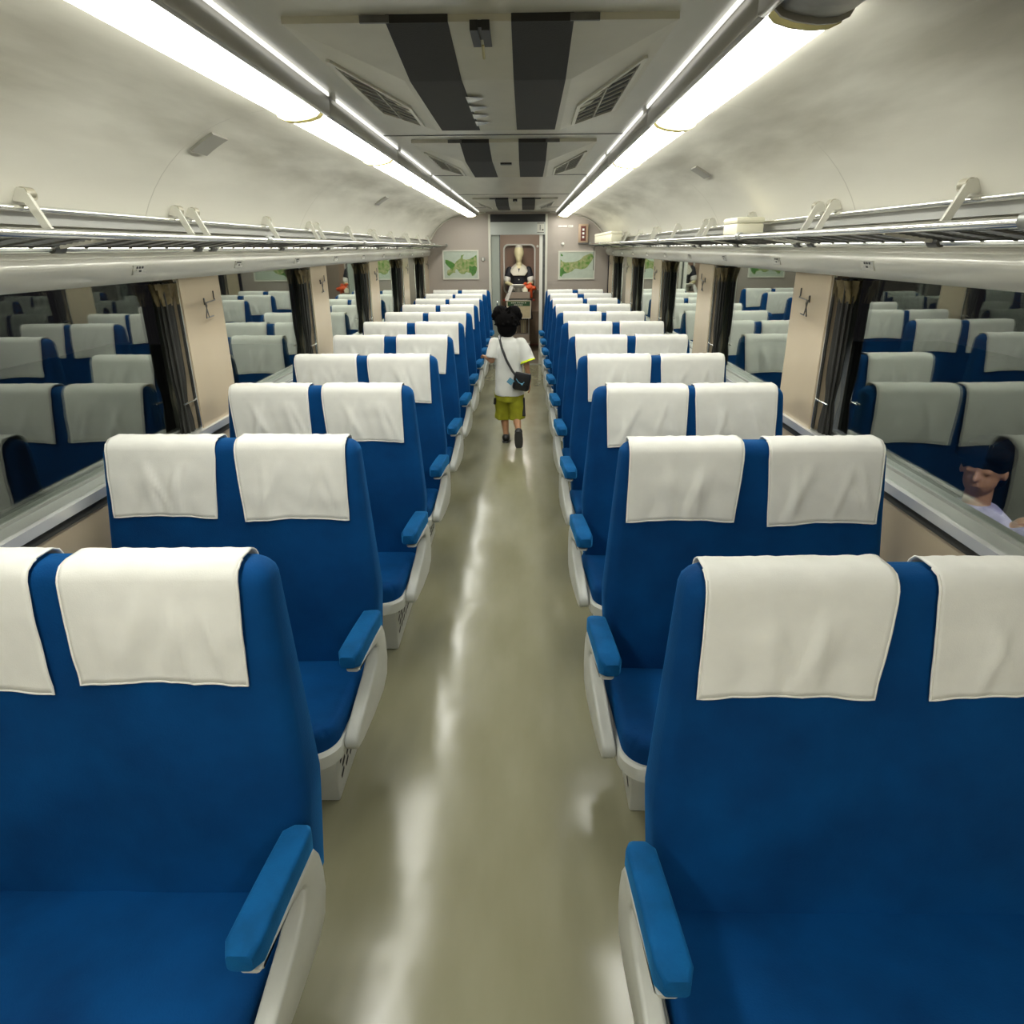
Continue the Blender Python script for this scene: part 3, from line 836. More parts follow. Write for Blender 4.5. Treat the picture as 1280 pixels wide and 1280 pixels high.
# ------------------------------------------------------------------ luggage racks
BR = {-1: [.20, 1.09, 1.99, 2.85, 2.99, 3.84, 4.60, 4.75, 5.58, 6.40, 6.54, 7.35, 8.20, 8.34, 9.20, 10.1], 1: [.20, 1.08, 1.96, 2.79, 2.93, 3.76, 4.55, 4.70, 5.55, 6.35, 6.50, 7.35, 8.20, 8.35, 9.20, 10.1]}
for s in (-1, 1):
    t = thing('luggage_rack', (s * 1.2, 5.2, 1.74), 'silver tube luggage rack %s' % ('with nothing on it, on the wall' if s < 0 else 'carrying two white boxes, on the wall'), 'luggage rack', 'luggage racks along the side walls')
    def ad(mb, name, m, sm=40): mb.shift(-s * 1.2, -5.2, -1.74); return mb.build(name, m, t, sm)
    ye = Y1 - .012
    # front rail in lengths joined by sleeves
    ad(MB().tube([(s * 1.05, Y0 + .02, 1.739), (s * 1.05, ye, 1.739)], .0115, 12), 'front_rail', M['alu_bright'])
    for y in (-.4, 1.4, 3.26, 5.2, 7.2, 9.2):
        j = MB(); j.tube([(s * 1.05, y - .022, 1.739), (s * 1.05, y + .022, 1.742)], .016, 14); j.tube([(s * 1.05, y, 1.739), (s * 1.13, y, 1.722)], .008, 8)
        ad(j, 'rail_sleeve', M['alu'])
    ad(MB().tube([(s * 1.05, ye - .015, 1.739), (s * 1.05, ye, 1.742)], .022, 14), 'end_flange', M['alu'])
    ad(MB().tube([(s * 1.258, Y0 + .02, 1.808), (s * 1.258, ye, 1.808)], .0085, 10), 'wall_rail', M['alu_bright'])
    ad(MB().tube([(s * 1.19, Y0 + .02, 1.706), (s * 1.19, ye, 1.706)], .0085, 8), 'under_rail', M['alu_bright'])
    # wire shelf
    sh = MB()
    for k in range(13):
        x = 1.07 + .018 * k
        sh.tube([(s * x, Y0 + .02, 1.732 - .0028 * min(k, 7)), (s * x, ye, 1.732 - .0028 * min(k, 7))], .0032, 5)
    yy = Y0 + .06
    while yy < ye:
        sh.tube([(s * 1.05, yy, 1.730), (s * 1.19, yy, 1.709), (s * 1.3, yy, 1.709)], .0035, 5); yy += .12
    ad(sh, 'wire_shelf', M['steel_dark'])
    ad(MB().box(min(s * 1.29, s * 1.326), max(s * 1.29, s * 1.326), Y0 + .02, ye, 1.716, 1.758), 'back_strip', M['alu_paint'], 0)
    ad(MB().box(min(s * 1.276, s * 1.305), max(s * 1.276, s * 1.305), Y0 + .02, ye, 1.768, 1.800), 'shadow_strip', M['strip_grey'], 0)  # grey strip set in for the shade below the wall rail
    for y in BR[s]:
        b = MB()
        poly = [(1.275, 1.846), (1.258, 1.860), (1.240, 1.857), (1.231, 1.84), (1.195, 1.765), (1.165, 1.722), (1.05, 1.735), (1.05, 1.725), (1.165, 1.706), (1.182, 1.704), (1.204, 1.738), (1.222, 1.775), (1.247, 1.822), (1.275, 1.826)]
        b.prism([(s * x, z) for x, z in poly], 'y', y - .006, y + .006)
        ad(b, 'bracket', M['alu_paint'])
        k = MB(); k.tube([(s * 1.248, y - .004, 1.846), (s * 1.248, y + .034, 1.846)], .015, 12); k.tube([(s * 1.238, y + .03, 1.842), (s * 1.285, y + .03, 1.842)], .014, 10)
        ad(k, 'wall_clip', M['clip'])
        ad(MB().tube([(s * 1.19, y - .025, 1.706), (s * 1.19, y + .025, 1.706)], .013, 10), 'pipe_clamp', M['steel_dark'])
# white boxes on the rack
def wbox(x0, x1, y0, y1, z0, z1, label):
    t = thing('white_box', ((x0 + x1) / 2, (y0 + y1) / 2, z0), label, 'box')
    hx, hy, h = (x1 - x0) / 2, (y1 - y0) / 2, z1 - z0
    MB().rbox(-hx, hx, -hy, hy, 0, h * .72, .01).build('box_body', M['boxwhite'], t)
    MB().rbox(-hx - .003, hx + .003, -hy - .003, hy + .003, h * .70, h, .012).build('box_lid', M['boxwhite'], t)
wbox(1.10, 1.23, 3.50, 3.73, 1.732, 1.828, 'small ivory box lying on the rack beside the second pillar')
wbox(1.062, 1.185, 8.2, 10.1, 1.752, 1.866, 'long ivory case lying on the rack close to the end wall')

# ------------------------------------------------------------------ plates, hooks, curtains
plate0 = None
def plate(s, y, label):
    t = thing('seat_number_plate', (s * 1.286, y, 1.634), label, 'plate', 'seat number plates on the pelmets')
    rot = Matrix.Rotation(s * math.radians(-20), 4, 'Y')
    mb = MB(); mb.box(-.003, .003, -.046, .046, -.017, .017, rot); mb.build('plate', M['alu_paint'], t, 0)
    a = -s * .0035
    mb = MB(); mb.box(a - .0006, a + .0006, -.043, .043, -.015, -.003, rot); mb.box(a - .0006, a + .0006, -.025, .020, -.003, .006, rot); mb.build('white_strip', M['labelwhite'], t, 0)
    k = MB()
    for i in range(3): k.box(a - .0007, a + .0007, -.026 + i * .018, -.016 + i * .018, .006, .014, rot)
    k.box(a - .001, a + .001, -.008, .008, -.006, .001, rot)
    k.build('plate_marks', M['ink'], t, 0)
for s in (-1, 1):
    for k in range(-1 if s > 0 else 0, 9):
        plate(s, (2.57 if s < 0 else 2.52) + .91 * k, 'small white seat plate on the pelmet, %s from the camera, %s' % (ORD[k + 1 if s > 0 else k], SIDEN[s]))
def hook(s, y, label):
    t = thing('hanging_coat_hook', (s * WX, y, 1.47), label, 'coat hook', 'wire coat hooks on the window pillars')
    i = -s
    MB().rbox(min(0, i * .006), max(0, i * .006), -.006, .004, .0, .03, .002).build('back_plate', M['steel_dark'], t)
    w = MB(); w.tube([(i * .004, .10, .055), (i * .004, .10, .022), (i * .010, .095, .016), (i * .022, -.03, .012), (i * .034, -.052, .004), (i * .030, -.06, -.04), (i * .022, -.045, -.052), (i * .012, .05, -.050)], .0028, 6)
    w.tube([(i * .018, -.03, .012), (i * .03, -.034, -.05)], .0028, 6)
    w.build('wire_hook', M['steel_dark'], t)
def curtain(s, y, label, back=1):
    """bunched curtain in the window recess beside a pillar; back=1: on the camera's side of the pillar"""
    t = thing('curtain', (s * 1.375, y, SILL), label, 'curtain', 'bunched dark curtains beside the window pillars')
    N = 64; rings = []
    for j in range(15):
        z = .0 + .62 * j / 14
        pinch = 1 - .35 * math.exp(-((z - .14) / .06) ** 2)
        ring = []
        for k in range(N):
            a = 2 * PI * k / N
            r = (1 + .22 * math.sin(9 * a + z * 1.5)) * pinch
            ring.append((.020 * r * math.cos(a) , .042 * r * math.sin(a), z))
        rings.append(ring)
    MB().loft(rings).build('curtain_cloth', M['curtain'], t, 60)
    rt = []
    for j in range(5):
        z = .53 + .085 * j / 4
        rt.append([((.022 + .004 * j) * (1 + .3 * math.sin(6 * a + j)) * math.cos(a) * .9, (.048 + .004 * j) * (1 + .2 * math.sin(6 * a + j)) * math.sin(a), z) for a in [2 * PI * k / 32 for k in range(32)]])
    MB().loft(rt).build('curtain_heading', M['curtain_top'], t, 60)
    MB().tube([(-s * .028, -.045, .13), (-s * .028, .045, .13)], .004, 6).build('tie_clip', M['alu_bright'], t)
for s in (-1, 1):
    for i, (p0, p1) in enumerate(pillars(s)[3:]):
        n = ORD[i]
        hook(s, p0 + (.20 if s < 0 else .19), 'thin wire coat hook on the %s window pillar from the camera, %s' % (n, SIDEN[s]))
        curtain(s, p0 - .058, 'dark curtain bunched before the %s window pillar from the camera, %s' % (n, SIDEN[s]))

# ------------------------------------------------------------------ things on the end wall
def mapposter(x0, x1, z0, z1, polys, label):
    t = thing('wall_map', ((x0 + x1) / 2, Y1, z0), label, 'map', 'relief maps on the end wall')
    hx, h = (x1 - x0) / 2, z1 - z0
    MB().box(-hx + .01, hx - .01, -.008, -.001, .01, h - .01).build('map_sheet', M['map_sea'], t, 0)
    f = MB(); w = .018
    f.box(-hx, hx, -.016, 0, 0, w); f.box(-hx, hx, -.016, 0, h - w, h); f.box(-hx, -hx + w, -.016, 0, w, h - w); f.box(hx - w, hx, -.016, 0, w, h - w)
    f.build('map_frame', M['acframe'], t, 0)
    for nm, m, poly, lift in polys:
        vs = [(-hx + u * 2 * hx, v * h) for u, v in poly]
        MB().prism(vs, 'y', -.0085 - lift, -.0075).build(nm, M[m], t, 0)
def nrm(pts, x0, x1, y0, y1): return [((x - x0) / (x1 - x0), 1 - (y - y0) / (y1 - y0)) for x, y in pts]
Lm = nrm([(200, 330), (260, 340), (330, 372), (400, 415), (430, 370), (470, 340), (520, 310), (545, 245), (610, 230), (575, 270), (572, 318), (640, 335), (720, 320), (790, 285), (866, 235), (872, 470), (872, 540), (840, 620), (800, 665), (760, 670), (740, 620), (700, 600), (640, 590), (600, 625), (545, 630), (490, 600), (455, 540), (420, 520), (405, 560), (405, 605), (370, 600), (330, 615), (270, 665), (235, 645), (225, 590), (245, 545), (300, 530), (300, 490), (245, 460), (195, 400)], 140, 910, 140, 740)
Lg = nrm([(705, 450), (760, 480), (830, 455), (868, 500), (850, 600), (770, 665), (740, 600), (700, 570)], 140, 910, 140, 740)
Ld = nrm([(205, 335), (330, 380), (400, 425), (395, 470), (310, 520), (245, 460), (198, 400)], 140, 910, 140, 740)
Rm = nrm([(135, 745), (170, 780), (210, 795), (330, 790), (400, 775), (460, 740), (500, 695), (555, 675), (600, 655), (640, 665), (652, 720), (630, 770), (600, 810), (560, 870), (520, 895), (460, 905), (380, 890), (350, 905), (320, 935), (250, 962), (190, 972), (165, 1000), (150, 1022), (130, 1005)], 100, 680, 615, 1065)
Rg = nrm([(130, 900), (175, 880), (200, 930), (240, 960), (190, 972), (165, 1000), (150, 1022), (130, 1005)], 100, 680, 615, 1065)
Rc = nrm([(135, 655), (175, 680), (165, 700), (135, 690)], 100, 680, 615, 1065)
mapposter(-1.115, -.58, 1.262, 1.672, [('land_shape', 'map_land', Lm, 0), ('green_plain', 'map_plain', Lg, .0008), ('green_coast', 'map_plain', Ld, .0008)], 'framed green relief map on the end wall beside the round knob, islands and bays')
mapposter(.595, 1.135, 1.252, 1.650, [('land_shape', 'map_land', Rm, 0), ('green_plain', 'map_plain', Rg, .0008), ('coast_corner', 'map_plain', Rc, .0008)], 'framed green relief map under the red panel, one long slanting coast')
def knob(x, z, r, label, m='alu'):
    t = thing('round_switch', (x, Y1, z), label, 'switch')
    MB().tube([(0, 0, 0), (0, -.012, 0), (0, -.02, 0)], [r, r, r * .8], 18).build('rosette', M[m], t)
    MB().rbox(-r * .25, r * .25, -.034, -.018, -r * .7, r * .7, .004).build('turn_handle', M['labelwhite'], t)
knob(-.515, 1.545, .030, 'round metal knob beside the doorway, next to the island map')
knob(.655, 1.745, .022, 'small pale round switch on the wall over the slanting coast map', 'labelwhite')
pb = thing('signal_panel', (.947, Y1, 1.886), 'wooden framed red panel with three white squares', 'panel')
MB().rbox(-.07, .07, -.05, 0, -.125, .125, .006).build('panel_frame', M['wood'], pb)
MB().box(-.036, .036, -.054, -.05, -.10, .10).build('red_field', M['red_dark'], pb, 0)
for k in (-1, 0, 1): MB().box(-.014, .014, -.057, -.054, k * .05 - .014, k * .05 + .014).build('white_square', M['clothwhite'], pb, 0)
MB().box(-.07, .07, -.056, 0, -.14, -.125).build('panel_base', M['steel_dark'], pb, 0)
nb = thing('name_plate', (.69, Y1, 1.985), 'narrow pale plate with faint dark characters on the end wall', 'plate')
MB().box(-.115, .115, -.005, 0, -.016, .016).build('plate', M['endwall'], nb, 0)
k = MB()
for x in (-.1, -.078, -.056, -.03, -.012, .006): k.box(x, x + .015, -.006, -.005, -.010, .010)
k.build('pale_characters', M['labelwhite'], nb, 0)
MB().box(.045, .11, -.006, -.005, -.014, .014).build('white_field', M['labelwhite'], nb, 0)
k = MB(); k.box(.054, .066, -.007, -.006, -.009, .009); k.box(.08, .086, -.007, -.006, -.010, .010); k.build('dark_characters', M['ink'], nb, 0)
cb = MB().tube([(1.17, Y1 - .012, 1.72), (1.13, Y1 - .012, 1.715), (1.115, Y1 - .012, 1.69), (1.115, Y1 - .012, 1.38)], .006, 8).build('cable_pipe', M['steel_dark'])
tag(cb, 'thin dark cable running down the end wall beside the coast map', 'cable')

# ------------------------------------------------------------------ people
def V(*a): return Vector(a)
def hand(mb, wrist, direction, up, L, curl=.5, side=1):
    """palm, five unequal bent fingers and a thumb leaving the side of the palm; L = hand length"""
    d = Vector(direction).normalized(); u = Vector(up); u = (u - d * u.dot(d)).normalized(); w = d.cross(u) * side   # w: thumb side
    pl = L * .5
    for k in range(4):
        off = w * (L * .16 - k * L * .107)
        mb.cap(wrist + off * .5, L * .085, wrist + d * pl + off, L * .075, 8)
        p = wrist + d * pl + off; fl = L * (.44, .50, .46, .36)[k]
        a = 0; dd = d.copy()
        for q, fr in enumerate((.45, .32, .23)):
            a = curl * (.5 + .6 * q)
            dd = (d * math.cos(a) - u * math.sin(a)).normalized()
            p2 = p + dd * fl * fr
            mb.cap(p, L * (.055 - .007 * q), p2, L * (.048 - .007 * q), 8); p = p2
    p = wrist + d * pl * .25 + w * L * .16
    p2 = p + (d * .7 + w * .7 - u * .25).normalized() * L * .24; mb.cap(p, L * .075, p2, L * .06, 8)
    p3 = p2 + (d * .95 + w * .15 - u * .3).normalized() * L * .20; mb.cap(p2, L * .058, p3, L * .045, 8)
def head(mb, c, h, f, face=True, ears=True):
    """head of height h centred at c, facing unit vector f (horizontal)"""
    f = Vector(f).normalized(); r = V(0, 0, 1).cross(f) ; c = Vector(c)
    mtx = Matrix(((r.x, f.x, 0, c.x), (r.y, f.y, 0, c.y), (r.z, f.z, 1, c.z), (0, 0, 0, 1)))
    q = MB()
    q.sphere((0, -.04 * h, .10 * h), .40 * h, .88, 1.02, 1.0, 20, 14)
    q.sphere((0, .06 * h, -.16 * h), .33 * h, .86, .92, 1.02, 18, 12)
    q.sphere((0, .12 * h, -.33 * h), .20 * h, .95, .9, .8, 14, 10)
    if face:
        q.cap((0, .34 * h, .03 * h), .035 * h, (0, .42 * h, -.12 * h), .055 * h)
        for s in (-1, 1):
            q.sphere((s * .15 * h, .325 * h, .02 * h), .05 * h, 1.3, .7, .8)
        q.cap((-.09 * h, .345 * h, -.25 * h), .028 * h, (.09 * h, .345 * h, -.25 * h), .028 * h)
    if ears:
        for s in (-1, 1): q.sphere((s * .36 * h, -.02 * h, -.05 * h), .10 * h, .4, .7, 1.1)
    mb.add(q.v, q.f, mtx)
def ell_ring(c, rx, ry, n=28, yaw=0.):
    return [(c[0] + rx * math.cos(a) * math.cos(yaw) - ry * math.sin(a) * math.sin(yaw), c[1] + rx * math.cos(a) * math.sin(yaw) + ry * math.sin(a) * math.cos(yaw), c[2]) for a in [2 * PI * k / n for k in range(n)]]
def wrinkle(o, amp, sc, seed=0):
    me = o.data
    for v in me.vertices:
        n = noise.noise(Vector((v.co.x * sc + seed, v.co.y * sc, v.co.z * sc * .7))) ; v.co += v.normal * n * amp
    return o

# ---- the child walking up the aisle (faces +y)
kid = thing('person', (-.04, 6.15, 0), 'child in white T-shirt and yellow shorts walking away along the aisle', 'person')
KO = V(-.04, 6.15, 0)
def kb(mb, name, m, vox, sm=4, wr=None):
    mb.shift(-KO.x, -KO.y, -KO.z); o = mb.build(name, m, kid, 0); remesh(o, vox, sm); o.data.materials.clear(); o.data.materials.append(m)
    if wr: wrinkle(o, *wr)
    return smooth_all(o)
hd = V(-.055, 6.165, 1.085)
sL, sR = V(-.160, 6.15, .915), V(.068, 6.15, .915)
eL, hL = V(-.195, 6.13, .765), V(-.245, 6.25, .775)
eR, hR = V(.115, 6.12, .735), V(.140, 6.15, .575)
hipL, hipR = V(-.095, 6.16, .50), V(.005, 6.15, .50)
kL, aL = V(-.093, 6.24, .275), V(-.075, 6.20, .075)
kR, aR = V(.02, 6.17, .265), V(.045, 5.99, .155)
b = MB()
head(b, hd, .215, (0, 1, 0))
b.cap((-.05, 6.15, .90), .040, (-.053, 6.155, 1.0), .038)
b.loft([ell_ring((-.048, 6.15, z), rx, ry) for z, rx, ry in ((.46, .075, .06), (.52, .098, .075), (.60, .095, .072), (.70, .095, .07), (.80, .105, .075), (.88, .105, .07), (.93, .07, .05))])
for s, e, h in ((sL, eL, hL), (sR, eR, hR)):
    b.cap(s, .034, e, .027); b.cap(e, .027, h, .019)
hand(b, hL, (-.35, .8, .1), (.3, 0, 1), .115, .75, 1); hand(b, hR, (.1, .15, -1), (1, 0, 0), .115, .4, 1)
for hp, k_, a in ((hipL, kL, aL), (hipR, kR, aR)):
    b.cap(hp, .062, k_, .040); b.cap(k_, .038, k_ * .55 + a * .45, .037); b.cap(k_ * .55 + a * .45, .037, a, .023)
b.cap(aL, .026, aL + V(0, .09, -.045), .022); b.cap(aR, .026, aR + V(.0, .01, -.085), .018)
kb(b, 'body', M['skin'], .0055, 2)
# hair: rounded bob with two tufts on the crown
h = MB(); rr = random.Random(5)
h.sphere(hd + V(0, -.012, .028), .110, 1.02, 1.0, .92, 20, 14)
h.sphere(hd + V(0, -.035, -.04), .088, 1.0, .8, .95)
for s in (-1, 1):
    h.sphere(hd + V(s * .060, -.022, .090), .064, 1, .9, .95)
    h.sphere(hd + V(s * .092, -.015, .062), .045, 1, .9, .9)
for i in range(34):
    a = rr.uniform(0, 2 * PI); z = rr.uniform(-.35, .95); q = math.sqrt(1 - z * z)
    dn = V(q * math.cos(a), q * math.sin(a) * .9 - .1, z)
    if dn.y > .45 and z < .3: continue
    p = hd + V(0, -.015, .03) + V(dn.x * .105, dn.y * .10, dn.z * .105)
    h.cap(p, .016, p + (dn + V(rr.uniform(-.6, .6), rr.uniform(-.3, .3), rr.uniform(-.5, .3))).normalized() * .026, .004, 6)
kb(h, 'hair', M['hair'], .0045, 1)
# T-shirt
t_ = MB()
t_.loft([ell_ring((x, 6.15, z), rx, ry) for z, x, rx, ry in ((.455, -.036, .132, .105), (.50, -.036, .134, .106), (.60, -.04, .128, .10), (.70, -.044, .124, .096), (.80, -.047, .124, .095), (.88, -.048, .122, .088), (.93, -.049, .104, .07), (.962, -.05, .06, .052), (.975, -.05, .046, .045))])
def sleeve(mb, a, e, r0, r1, ext=1.0):
    mb.tube([a + (a - e) * -.02, a * .5 + e * .5, a + (e - a) * ext], [r0, (r0 + r1) / 2, r1], 18)
t_.cap(sL + V(.03, 0, -.005), .052, sL, .052); t_.cap(sR + V(-.03, 0, -.005), .052, sR, .052)
sleeve(t_, sL, eL, .052, .060, .86); sleeve(t_, sR, eR + V(.02, 0, 0), .052, .070, .88)
kb(t_, 't_shirt', M['tee'], .006, 4, (.010, 14, 2))
tr = MB(); dR = (eR + V(.02, 0, 0) - sR)
tr.tube([sR + dR * .80, sR + dR * .905], [.0655, .0725], 20); kb(tr, 'sleeve_trim', M['neon'], .005, 1)
# shorts
sh = MB()
sh.loft([ell_ring((-.042, 6.152, z), rx, ry) for z, rx, ry in ((.40, .115, .09), (.44, .12, .095), (.50, .118, .093), (.53, .112, .088))])
dL = kL + V(-.008, -.01, -.045); dRk = kR + V(.012, -.025, -.03)
sh.tube([hipL + V(-.005, 0, -.02), hipL * .5 + dL * .5, dL], [.075, .074, .078], 18); sh.tube([hipR + V(.012, 0, -.02), hipR * .5 + dRk * .5, dRk], [.075, .074, .076], 18)
kb(sh, 'shorts', M['shorts'], .006, 3, (.009, 17, 5))
st = MB()
st.tube([hipR + V(.088, -.015, -.07), hipR * .5 + dRk * .5 + V(.070, -.028, -.03), dRk + V(.060, -.045, .03)], [.010, .016, .018], 8)
st.tube([hipL + V(-.075, -.03, -.07), hipL + V(-.078, -.03, -.13)], .012, 8)
kb(st, 'dark_side_stripe', M['black'], .004, 1)
# shoes
for nm, a, d, up in (('shoe', aL + V(0, 0, -.030), V(0.05, 1, 0), V(0, 0, 1)), ('shoe', aR + V(0, -.012, -.02), V(.02, .35, -1), V(0, 1, .35))):
    d = d.normalized(); up = (up - d * up.dot(d)).normalized(); w = d.cross(up)
    q = MB()
    q.cap(a - d * .02, .036, a + d * .03, .036); q.cap(a + d * .03, .034, a + d * .10, .028)
    for v in (-1, 1): q.cap(a + w * v * .008 + d * .04 - up * .012, .024, a + w * v * .010 + d * .10 - up * .012, .020)
    so = kb(q, nm, M['shoe'], .005, 2)
    q = MB(); rg = []
    for t in range(9):
        f = t / 8; hw = .030 + .008 * math.sin(PI * f) ; c = a + d * (-.052 + .185 * f) - up * .032
        if f in (0, 1): hw = .018
        rg.append([c + w * hw, c - w * hw, c - w * hw - up * .013, c + w * hw - up * .013])
    q.loft(rg); q.shift(-KO.x, -KO.y, 0); o = q.build('shoe_sole', M['sole'], kid, 40); o.parent = so
# shoulder bag
bg = thing('shoulder_bag', (.075, 6.02, .60), 'black shoulder bag with strap hanging at the hip of the child', 'bag')
BO = V(.075, 6.02, .60)
q = MB(); q.rbox(-.075, .075, -.035, .035, -.085, .075, .03, 4, Matrix.Rotation(.18, 4, 'Y')); q.build('bag_body', M['bagblack'], bg, 50)
q = MB(); q.rbox(-.070, .070, -.042, -.028, -.02, .08, .012, 3, Matrix.Rotation(.18, 4, 'Y')); q.build('bag_flap', M['bagblack'], bg, 50)
q = MB(); q.tube([p - BO for p in (V(-.115, 6.235, .93), V(-.125, 6.17, .968), V(-.118, 6.10, .945), V(-.10, 6.058, .88), V(-.06, 6.036, .78), V(-.01, 6.024, .69), V(.02, 6.015, .655))], .011, 8); q.build('bag_strap', M['bagblack'], bg)
q = MB(); q.box(-.105, -.055, -.045, -.035, -.085, -.035, Matrix.Rotation(.7, 4, 'Y')); q.build('blue_tag', M['bagblue'], bg, 0)
q = MB(); q.tube([(-.05, -.05, .03), (-.03, -.052, .0), (0, -.05, -.02), (.02, -.05, .0)], .004, 6); q.sphere((.0, -.052, -.02), .010); q.build('charm', M['bagblue'], bg)

# ---- mannequin in the vestibule (faces -y)
MY = 12.5
mq = thing('mannequin', (0, MY, 0), 'faceless cream mannequin in black dress with white collar behind the trolley', 'mannequin')
def mbld(mb, name, m, vox, sm=3, mask=True):
    mb.shift(0, -MY, 0); o = mb.build(name, m, mq, 0); remesh(o, vox, sm); o.data.materials.clear(); o.data.materials.append(m); return smooth_all(o)
b = MB()
b.sphere((0, MY, 1.625), .105, .80, .98, 1.12, 20, 14); b.sphere((0, MY - .02, 1.545), .075, .80, .9, 1.15); 
b.cap((0, MY, 1.36), .055, (0, MY, 1.50), .046)
b.loft([ell_ring((0, MY, z), rx, ry) for z, rx, ry in ((.86, .14, .10), (.95, .15, .11), (1.06, .115, .09), (1.20, .135, .10), (1.30, .15, .10), (1.36, .15, .085), (1.40, .08, .06))])
jm = {}
for s in (-1, 1):
    S_, E_, H_ = V(s * .165, MY, 1.335), V(s * .215, MY - .03, 1.13), V(s * .06, MY - .25, 1.075)
    jm[s] = (S_, E_, H_)
    b.cap(S_, .045, E_, .034); b.cap(E_, .034, H_, .024)
    hand(b, H_, (-s * .55, -.8, .05), (0, 0, 1), .165, .35, -s)
    b.cap((s * .08, MY, .86), .075, (s * .075, MY, .48), .052); b.cap((s * .075, MY, .48), .050, (s * .075, MY, .09), .033)
    b.cap((s * .075, MY, .05), .035, (s * .08, MY - .15, .03), .028)
mbld(b, 'body', M['mannequin'], .007, 3)
d = MB()
d.loft([ell_ring((0, MY, z), rx, ry) for z, rx, ry in ((.52, .25, .22), (.80, .20, .165), (.98, .165, .125), (1.06, .13, .105), (1.20, .152, .115), (1.30, .165, .115), (1.355, .15, .095), (1.375, .10, .07))])
for s in (-1, 1):
    d.cap(jm[s][0], .062, jm[s][0] * .55 + jm[s][1] * .45, .064)
mbld(d, 'black_dress', M['dress'], .008, 3)
for s in (-1, 1):
    c = MB(); p = jm[s][0] * .42 + jm[s][1] * .58; c.cap(p, .062, p + (jm[s][1] - jm[s][0]).normalized() * .03, .058); mbld(c, 'white_cuff', M['clothwhite'], .007, 2)
# wide white collar lying over the shoulders, open in a V at the front
c = MB()
for s_ in (-1, 1):
    top = [(-.002, -.134, 1.275), (.010, -.120, 1.335), (.046, -.070, 1.408), (.058, .00, 1.43), (.04, .05, 1.43)]
    low = [(-.002, -.146, 1.252), (.100, -.142, 1.250), (.145, -.095, 1.300), (.140, -.01, 1.365), (.09, .09, 1.36)]
    n = len(top); vs = []; fs = []
    for off in (0, .012):
        for q in (top, low): vs += [(s_ * x * (1 + off), MY + y * (1 + off * 4), z + off) for x, y, z in q]
    for k in range(n - 1):
        fs += [(k, k + 1, n + k + 1, n + k), (2 * n + k, 3 * n + k, 3 * n + k + 1, 2 * n + k + 1), (n + k, n + k + 1, 3 * n + k + 1, 3 * n + k), (k + 1, k, 2 * n + k, 2 * n + k + 1)]
    fs += [(0, n, 3 * n, 2 * n), (n - 1, 3 * n - 1, 4 * n - 1, 2 * n - 1)]
    c.add(vs, fs)
c.shift(0, -MY, 0); o = c.build('white_collar', M['collarcloth'], mq, 30)
ap = MB(); ap.loft([[(x, MY - y, z) for x, y in ((-.11, .10), (0, .135), (.11, .10), (.105, .09), (0, .125), (-.105, .09))] for z in (1.04, 1.08)])
ap.loft([[(x * k, MY - y - .04 * (k - 1), z) for x, y in ((-.13, .13), (0, .165), (.13, .13), (.125, .12), (0, .155), (-.125, .12))] for z, k in ((.60, 1.35), (.85, 1.15), (1.05, .9))])
ap.shift(0, -MY, 0); ap.build('white_apron', M['clothwhite'], mq, 40)
hb = MB(); hb.loft([ell_ring((0, MY, 1.70), .065, .075), ell_ring((0, MY, 1.735), .06, .07), ell_ring((0, MY, 1.755), .035, .04)]); hb.shift(0, -MY, 0); hb.build('grey_headband', M['alu_paint'], mq)
bt = MB(); bt.sphere((0, -.118, 1.185), .009); bt.build('button', M['labelwhite'], mq)

# ---- trolley in front of the mannequin
TY = 12.05
tr = thing('service_trolley', (0, TY, 0), 'grey metal catering trolley with a green and cream sign', 'trolley')
def tp_(mb, name, m, sm=0, par=None): return mb.build(name, m, par or tr, sm)
q = MB()
for x in (-.17, .17):
    for y in (0, .26): q.tube([(x, y, .09), (x, y, .90)], .010, 8)
tp_(q, 'frame_posts', M['alu'], 60)
q = MB(); q.box(-.19, .19, -.02, .28, .875, .89); q.box(-.19, .19, -.02, -.012, .89, 1.005); q.box(-.19, .19, .272, .28, .89, 1.005); q.box(-.19, -.182, -.012, .272, .89, 1.005); q.box(.182, .19, -.012, .272, .89, 1.005)
tp_(q, 'top_bin', M['steel_dark'])
tp_(MB().box(-.185, .185, -.026, -.02, .90, 1.0), 'bin_front', M['vest'])
q = MB()
for i in range(11): q.tube([(-.165 + .033 * i, -.005, .16), (-.165 + .033 * i, -.005, .87)], .0035, 5)
for z in (.30, .58, .86): q.tube([(-.18, -.006, z), (.18, -.006, z)], .005, 6)
tp_(q, 'wire_grille', M['alu'], 60)
tp_(MB().box(-.18, .18, -.01, .27, .16, .30), 'lower_bin', M['vest'])
tp_(MB().box(-.19, .19, -.02, .28, .14, .16), 'bottom_shelf', M['labelwhite'])
for s in (-1, 1):
    hd_ = tp_(MB().tube([(s * .19, .05, .875), (s * .245, .02, .875), (s * .25, -.03, .875)], .012, 8), 'handle', M['black'], 60)
    tp_(MB().tube([(s * .25, -.03, .875), (s * .25, -.075, .875)], .018, 10), 'red_grip', M['red'], 60, hd_)
    for y in (.02, .24):
        w = tp_(MB().tube([(s * .16 - .012, y, .045), (s * .16 + .012, y, .045)], .045, 16), 'wheel', M['black'], 60)
        tp_(MB().tube([(s * .16, y, .045), (s * .16, y, .10)], .012, 8), 'caster_fork', M['alu'], 60, w)
sgn = thing('trolley_sign', (.0, TY - .04, .575), 'cream menu board with dark green header hung on the trolley front', 'sign')
MB().box(-.20, .20, 0, .012, 0, .29).build('board', M['cream'], sgn, 0)
MB().box(-.19, .19, -.002, 0, .20, .275).build('green_header', M['green_ink'], sgn, 0)
q = MB()
